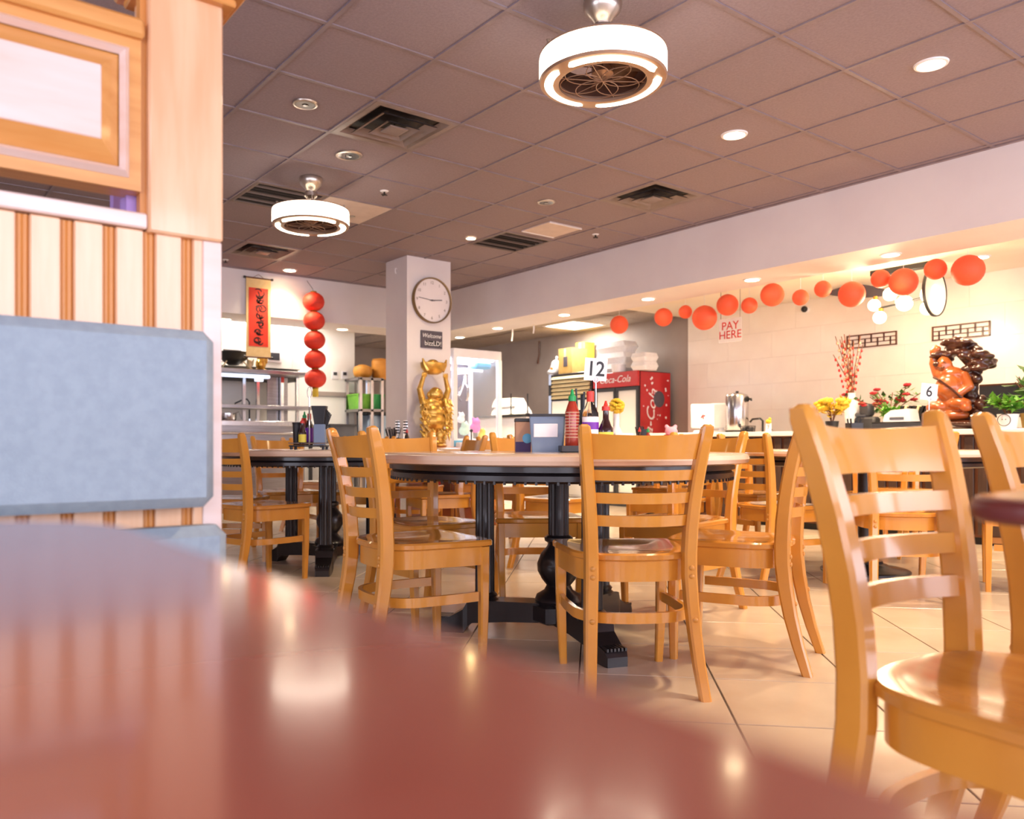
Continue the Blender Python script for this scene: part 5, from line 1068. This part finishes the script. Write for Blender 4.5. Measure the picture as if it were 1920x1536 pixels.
def number_sign(px_, py_, d, s_, lb, size, ztab=TZ, tilt=0):
    p = atd(px_, py_, d); t = thing('table_number', lb, 'sign', (p.x, p.y, ztab), -YAW); zc_ = p.z-ztab
    ob('foot', MB().lathe([(.035, 0), (.035, .004), (.006, .010)], 20), 'chrome', t); ob('rod', MB().cyl((0, 0, .006), .0032, zc_-size*.45, 8), 'chrome', t); ob('clip', MB().tube([(.012*cos(a*pi/8), -.006, zc_-size*.45+.012*sin(a*pi/8)) for a in range(16)], .002, 5, closed=True), 'chrome', t)
    c_ = ob('card', B(-size*.5, size*.5, -.0015, .0015, -size*.5, size*.5), 'paper_white', t, (0, 0, zc_), smooth=False); c_.rotation_euler.y = tilt
    text('numerals', s_, size*.92, 'ink_black', c_, (0, -.0022, .0), (pi/2, 0, 0), .0006, sx=.9, bold=size*.012)
    return t
# central table set
tp = atd(1086, 840, 3.42); t = thing('serving_tray', 'black tray under the sauce bottles on the central table', 'tray', (tp.x, tp.y, TZ), -YAW); ob('plate', B(-.075, .16, -.075, .075, .0, .010, .004), 'dark_gray', t); ob('lip', MB().box(-.075, .16, -.08, -.072, .004, .028).box(-.075, .16, .072, .08, .004, .028).box(-.08, -.072, -.08, .08, .004, .028).box(.157, .165, -.08, .08, .004, .028), 'dark_gray', t)
TT = TZ+.011
b1 = bottle('chili_sauce_bottle', 1073, 3.42, .255, .030, 'sauce_red', 'cap_green', 'red chili sauce bottle with green tip on the central table', None, TT, .62); 
for k in range(9): ob('print_line', MB().lathe([(.0305, .05+.013*k), (.0305, .0545+.013*k)], 24, cap=False), 'brown_carton', b1)
b2 = bottle('hoisin_bottle', 1107, 3.40, .245, .034, 'glass', 'cap_red', 'clear bottle with red cap and purple-white label on the central table', 'paper_white', TT, .62, 'flat'); ob('purple_patch', MB().lathe([(.0352, .085), (.0352, .115)], 24, cap=False), 'label_purple', b2); ob('contents', MB().lathe([(.028, .008), (.030, .10), (.02, .102)], 16), 'hoisin', b2)
bottle('soy_sauce_bottle', 1136, 3.40, .205, .031, 'soy', 'cap_red', 'dark soy sauce bottle with yellow label and red cap on the central table', 'label_yellow', TT, .42)
sticks_cup('chopstick_holder', 1090, 3.50, 'black chopstick holder behind the sauce bottles on the central table', .17, .034, ztab=TT, seed=4, L=.27)
number_sign(1117, 693, 3.53, '12', 'white table sign with number 12 on a wire stand', .098, TT, radians(4))
p = atd(1027, 840, 3.55); t = thing('napkin_box', 'translucent blue-grey napkin box on the central table', 'box', (p.x, p.y, TZ), -YAW-radians(8)); w_, h = .077, .153
ob('shell', MB().loft([[(x, y, 0) for x, y in rrect(-w_*.88, w_*.88, -.05, .05, .008)], [(x, y, h) for x, y in rrect(-w_, w_, -.06, .06, .008)]]), 'blue_gray', t); ob('lid', MB().loft([[(x, y, h) for x, y in rrect(-w_*1.03, w_*1.03, -.063, .063, .008)], [(x, y, h+.012) for x, y in rrect(-w_*1.0, w_*1.0, -.06, .06, .008)]]), 'dark_gray', t); ob('napkins', B(-w_*.75, w_*.6, -.0605, -.057, h*.42, h*.80, .002), 'paper_white', t)
p = atd(979, 840, 3.68); t = thing('tissue_carton', 'small brown and purple tissue carton beside the napkin box', 'box', (p.x, p.y, TZ), -YAW); ob('body', B(-.032, .036, -.05, .05, .0, .135, .003), 'brown_carton', t); ob('purple_band', B(-.0325, .0365, -.051, -.049, .0, .045), 'purple_ink', t, smooth=False); ob('flap', B(-.034, .038, -.052, .052, .135, .150, .002), 'dark_gray', t); ob('round_print', MB().lathe([(.022, -.0515), (.02, -.053), (.004, -.0535)], 18, (.02, 0, .06), ax='y', cap=True), 'sky_blue', t)
# left table caddy
p = atd(580, 845, 5.15); t = thing('condiment_caddy', 'black condiment caddy with chrome handle on the left table', 'caddy', (p.x, p.y, TZ), -YAW); ob('deck', B(-.115, .115, -.075, .075, .018, .028, .004), 'dark_gray', t); ob('rail', MB().tube([(-.115, -.075, .04), (.115, -.075, .04), (.115, .075, .04), (-.115, .075, .04)], .004, 6, closed=True), 'chrome', t)
for sx in (-1, 1):
    for sy in (-1, 1): ob('foot', MB().cyl((sx*.10, sy*.06, 0), .01, .02, 10), 'black_plastic', t)
hm = MB(); zc_ = atd(580, 745, 5.15).z-TZ; hm.cyl((0, -.0, .025), .005, zc_-.025, 8).tube([(.014*cos(a*pi/8), 0, zc_+.03+.035*sin(a*pi/8)) for a in range(16)], .003, 5, closed=True); ob('handle', hm, 'chrome', t)
CZ = TZ+.029
bottle('soy_sauce_bottle', 567, 5.09, .17, .024, 'soy', 'cap_red', 'soy sauce bottle with yellow label in the left caddy', 'label_yellow', CZ, .45)
bottle('hoisin_bottle', 580, 5.18, .20, .026, 'hoisin', 'cap_red', 'hoisin bottle with purple label at the middle of the left caddy', 'label_purple', CZ, .60, 'flat')
bottle('chili_sauce_bottle', 571, 5.21, .215, .024, 'sauce_red', 'cap_green', 'chili bottle with green tip at the back of the left caddy', None, CZ, .62)
tumbler(556, 0, 'dark clear cup at the left end of the left caddy', .026, .14, CZ, d=5.14)
p = atd(600, 845, 5.11); t = thing('straw_box', 'blue-grey box crammed with black straws in the left caddy', 'utensil holder', (p.x, p.y, CZ), -YAW); ob('box', B(-.036, .036, -.032, .032, 0, .13, .004), 'blue_gray', t); ob('dark_bag', MB().loft([[(x, y, .12) for x, y in rrect(-.03, .03, -.028, .028, .006)], [(x, y, .245) for x, y in rrect(-.05, .045, -.035, .035, .008)]]), 'black_plastic', t)
for k in range(5): ob('straw', MB().tube([(.02+.004*k, 0, .1), (.045+.006*k, -.01+.005*k, .225-.008*k)], .004, 6), 'black_plastic', t)
# table before the column
sticks_cup('chopstick_holder', 738, 7.30, 'black chopstick cup on the table before the column', .09, .07, n=16, seed=6, L=.19); bottle('small_sauce_bottle', 763, 7.25, .17, .022, 'soy', 'cap_red', 'small red-capped bottle on the table before the column', None)
for k, (q, lb) in enumerate(((752, 'left spotted straw pair on the table before the column'), (767, 'right spotted straw pair on the table before the column'))):
    p = atd(q, 840, 7.35); t = thing('patterned_straws', lb, 'straws', (p.x+.0, p.y+.06, TZ), 0, 'patterned straws'); ob('tube', MB().cyl((0, 0, 0), .02, .25, 12), 'glass', t); bb_ = MB()
    for z in range(5): bb_.lathe([(.021, .13+.025*z), (.021, .142+.025*z)], 12, cap=False)
    ob('spots', bb_, 'ink_black', t)
# far table before the fridge
F4 = 5.75
sticks_cup('chopstick_holder', 1203, F4, 'black chopstick holder on the table before the fridge', .14, .035, n=8, seed=9, L=.17); bottle('small_sauce_bottle', 1199, 5.6, .15, .020, 'soy', 'cap_red', 'small soy bottle with red cap on the table before the fridge', None); bottle('small_sauce_bottle', 1215, 5.6, .145, .021, 'sauce_red', 'cap_green', 'small chili bottle with green cap on the table before the fridge', None)
p = atd(1172, 840, 5.65); t = thing('napkin_stack', 'pile of white napkins on a black tray before the fridge', 'napkins', (p.x, p.y, TZ), -YAW); ob('tray', B(-.10, .10, -.06, .06, 0, .03, .004), 'black_plastic', t); ob('stack', B(-.075, .05, -.05, .05, .03, .11, .006), 'paper_white', t)
p = atd(1258, 840, 5.6); t = thing('pig_figurine', 'pink and white toy figurine on the table before the fridge', 'figurine', (p.x, p.y, TZ), -YAW+pi); blob('body', [((0, 0, .05), .05, .04, .05), ((0, .01, .12), .045, .04, .035), ((-.03, 0, .155), .016, .01, .016), ((.03, 0, .155), .016, .01, .016), ((-.045, .01, .06), .018, .018, .03), ((.045, .01, .06), .018, .018, .03)], 'pink_petal', t, .006); ob('bandana', MB().lathe([(.048, .085), (.05, .092), (.045, .10)], 18, sy=.85, cap=False), 'sign_red', t)
p = atd(1156, 790, 6.05); t = thing('yellow_flower_head', 'yellow chrysanthemum bouquet on the table before the fridge', 'flowers', (p.x, p.y, TZ)); m = MB(); rf = random.Random(14); zc_ = atd(1156, 762, 6.05).z-TZ
for k in range(60): v = Vector((rf.gauss(0, 1), rf.gauss(0, 1), rf.gauss(0, 1))).normalized(); m.sph((v.x*.045, v.y*.045, zc_+v.z*.05), .018, .018, .012, 6, 5)
ob('petals', m, 'yellow_petal', t); ob('vase', MB().lathe([(.035, 0), (.045, .03), (.045, .12), (.02, .17), (.025, zc_-.03)], 18), 'white_plastic', t)
# right table set
number_sign(1742, 735, 4.95, '6', 'white table sign with number 6 on a stick', .10, TZ, radians(6))
bottle('chili_sauce_bottle', 1757, 4.9, .235, .026, 'sauce_red', 'cap_green', 'chili bottle with green tip beside the number 6 sign', None); bottle('hoisin_bottle', 1741, 4.82, .22, .024, 'hoisin', 'cap_red', 'hoisin bottle with red cap beside the number 6 sign', 'paper_white', TZ, .6, 'flat')
sticks_cup('chopstick_holder', 1602, 4.85, 'black chopstick cup on the right-hand table', .16, .04, n=10, seed=12, L=.20)

# paper strips dangling from the soffit, left end
for q, y0_, lb in ((961, 615, 'longer white paper strip dangling from the soffit beside the claw machine'), (1001, 610, 'shorter white paper strip dangling from the soffit')):
    p = onx(q, y0_, BX1-.05); t = thing('paper_strip', lb, 'paper', (BX1-.05, p.y, BZ)); L_ = .16 if q < 990 else .11
    ob('strip', MB().loft([[(-.002, -.012, -z), (.002, -.012, -z), (.002, .012, -z), (-.002, .012, -z)] for z in (0, L_*.5)]+[[(-.012, -.011, -L_), (-.008, -.011, -L_), (-.008, .011, -L_), (-.012, .011, -L_)]]), 'paper_white', t); ob('tape', B(-.006, .006, -.016, .016, -.004, 0), 'tan_slat', t)
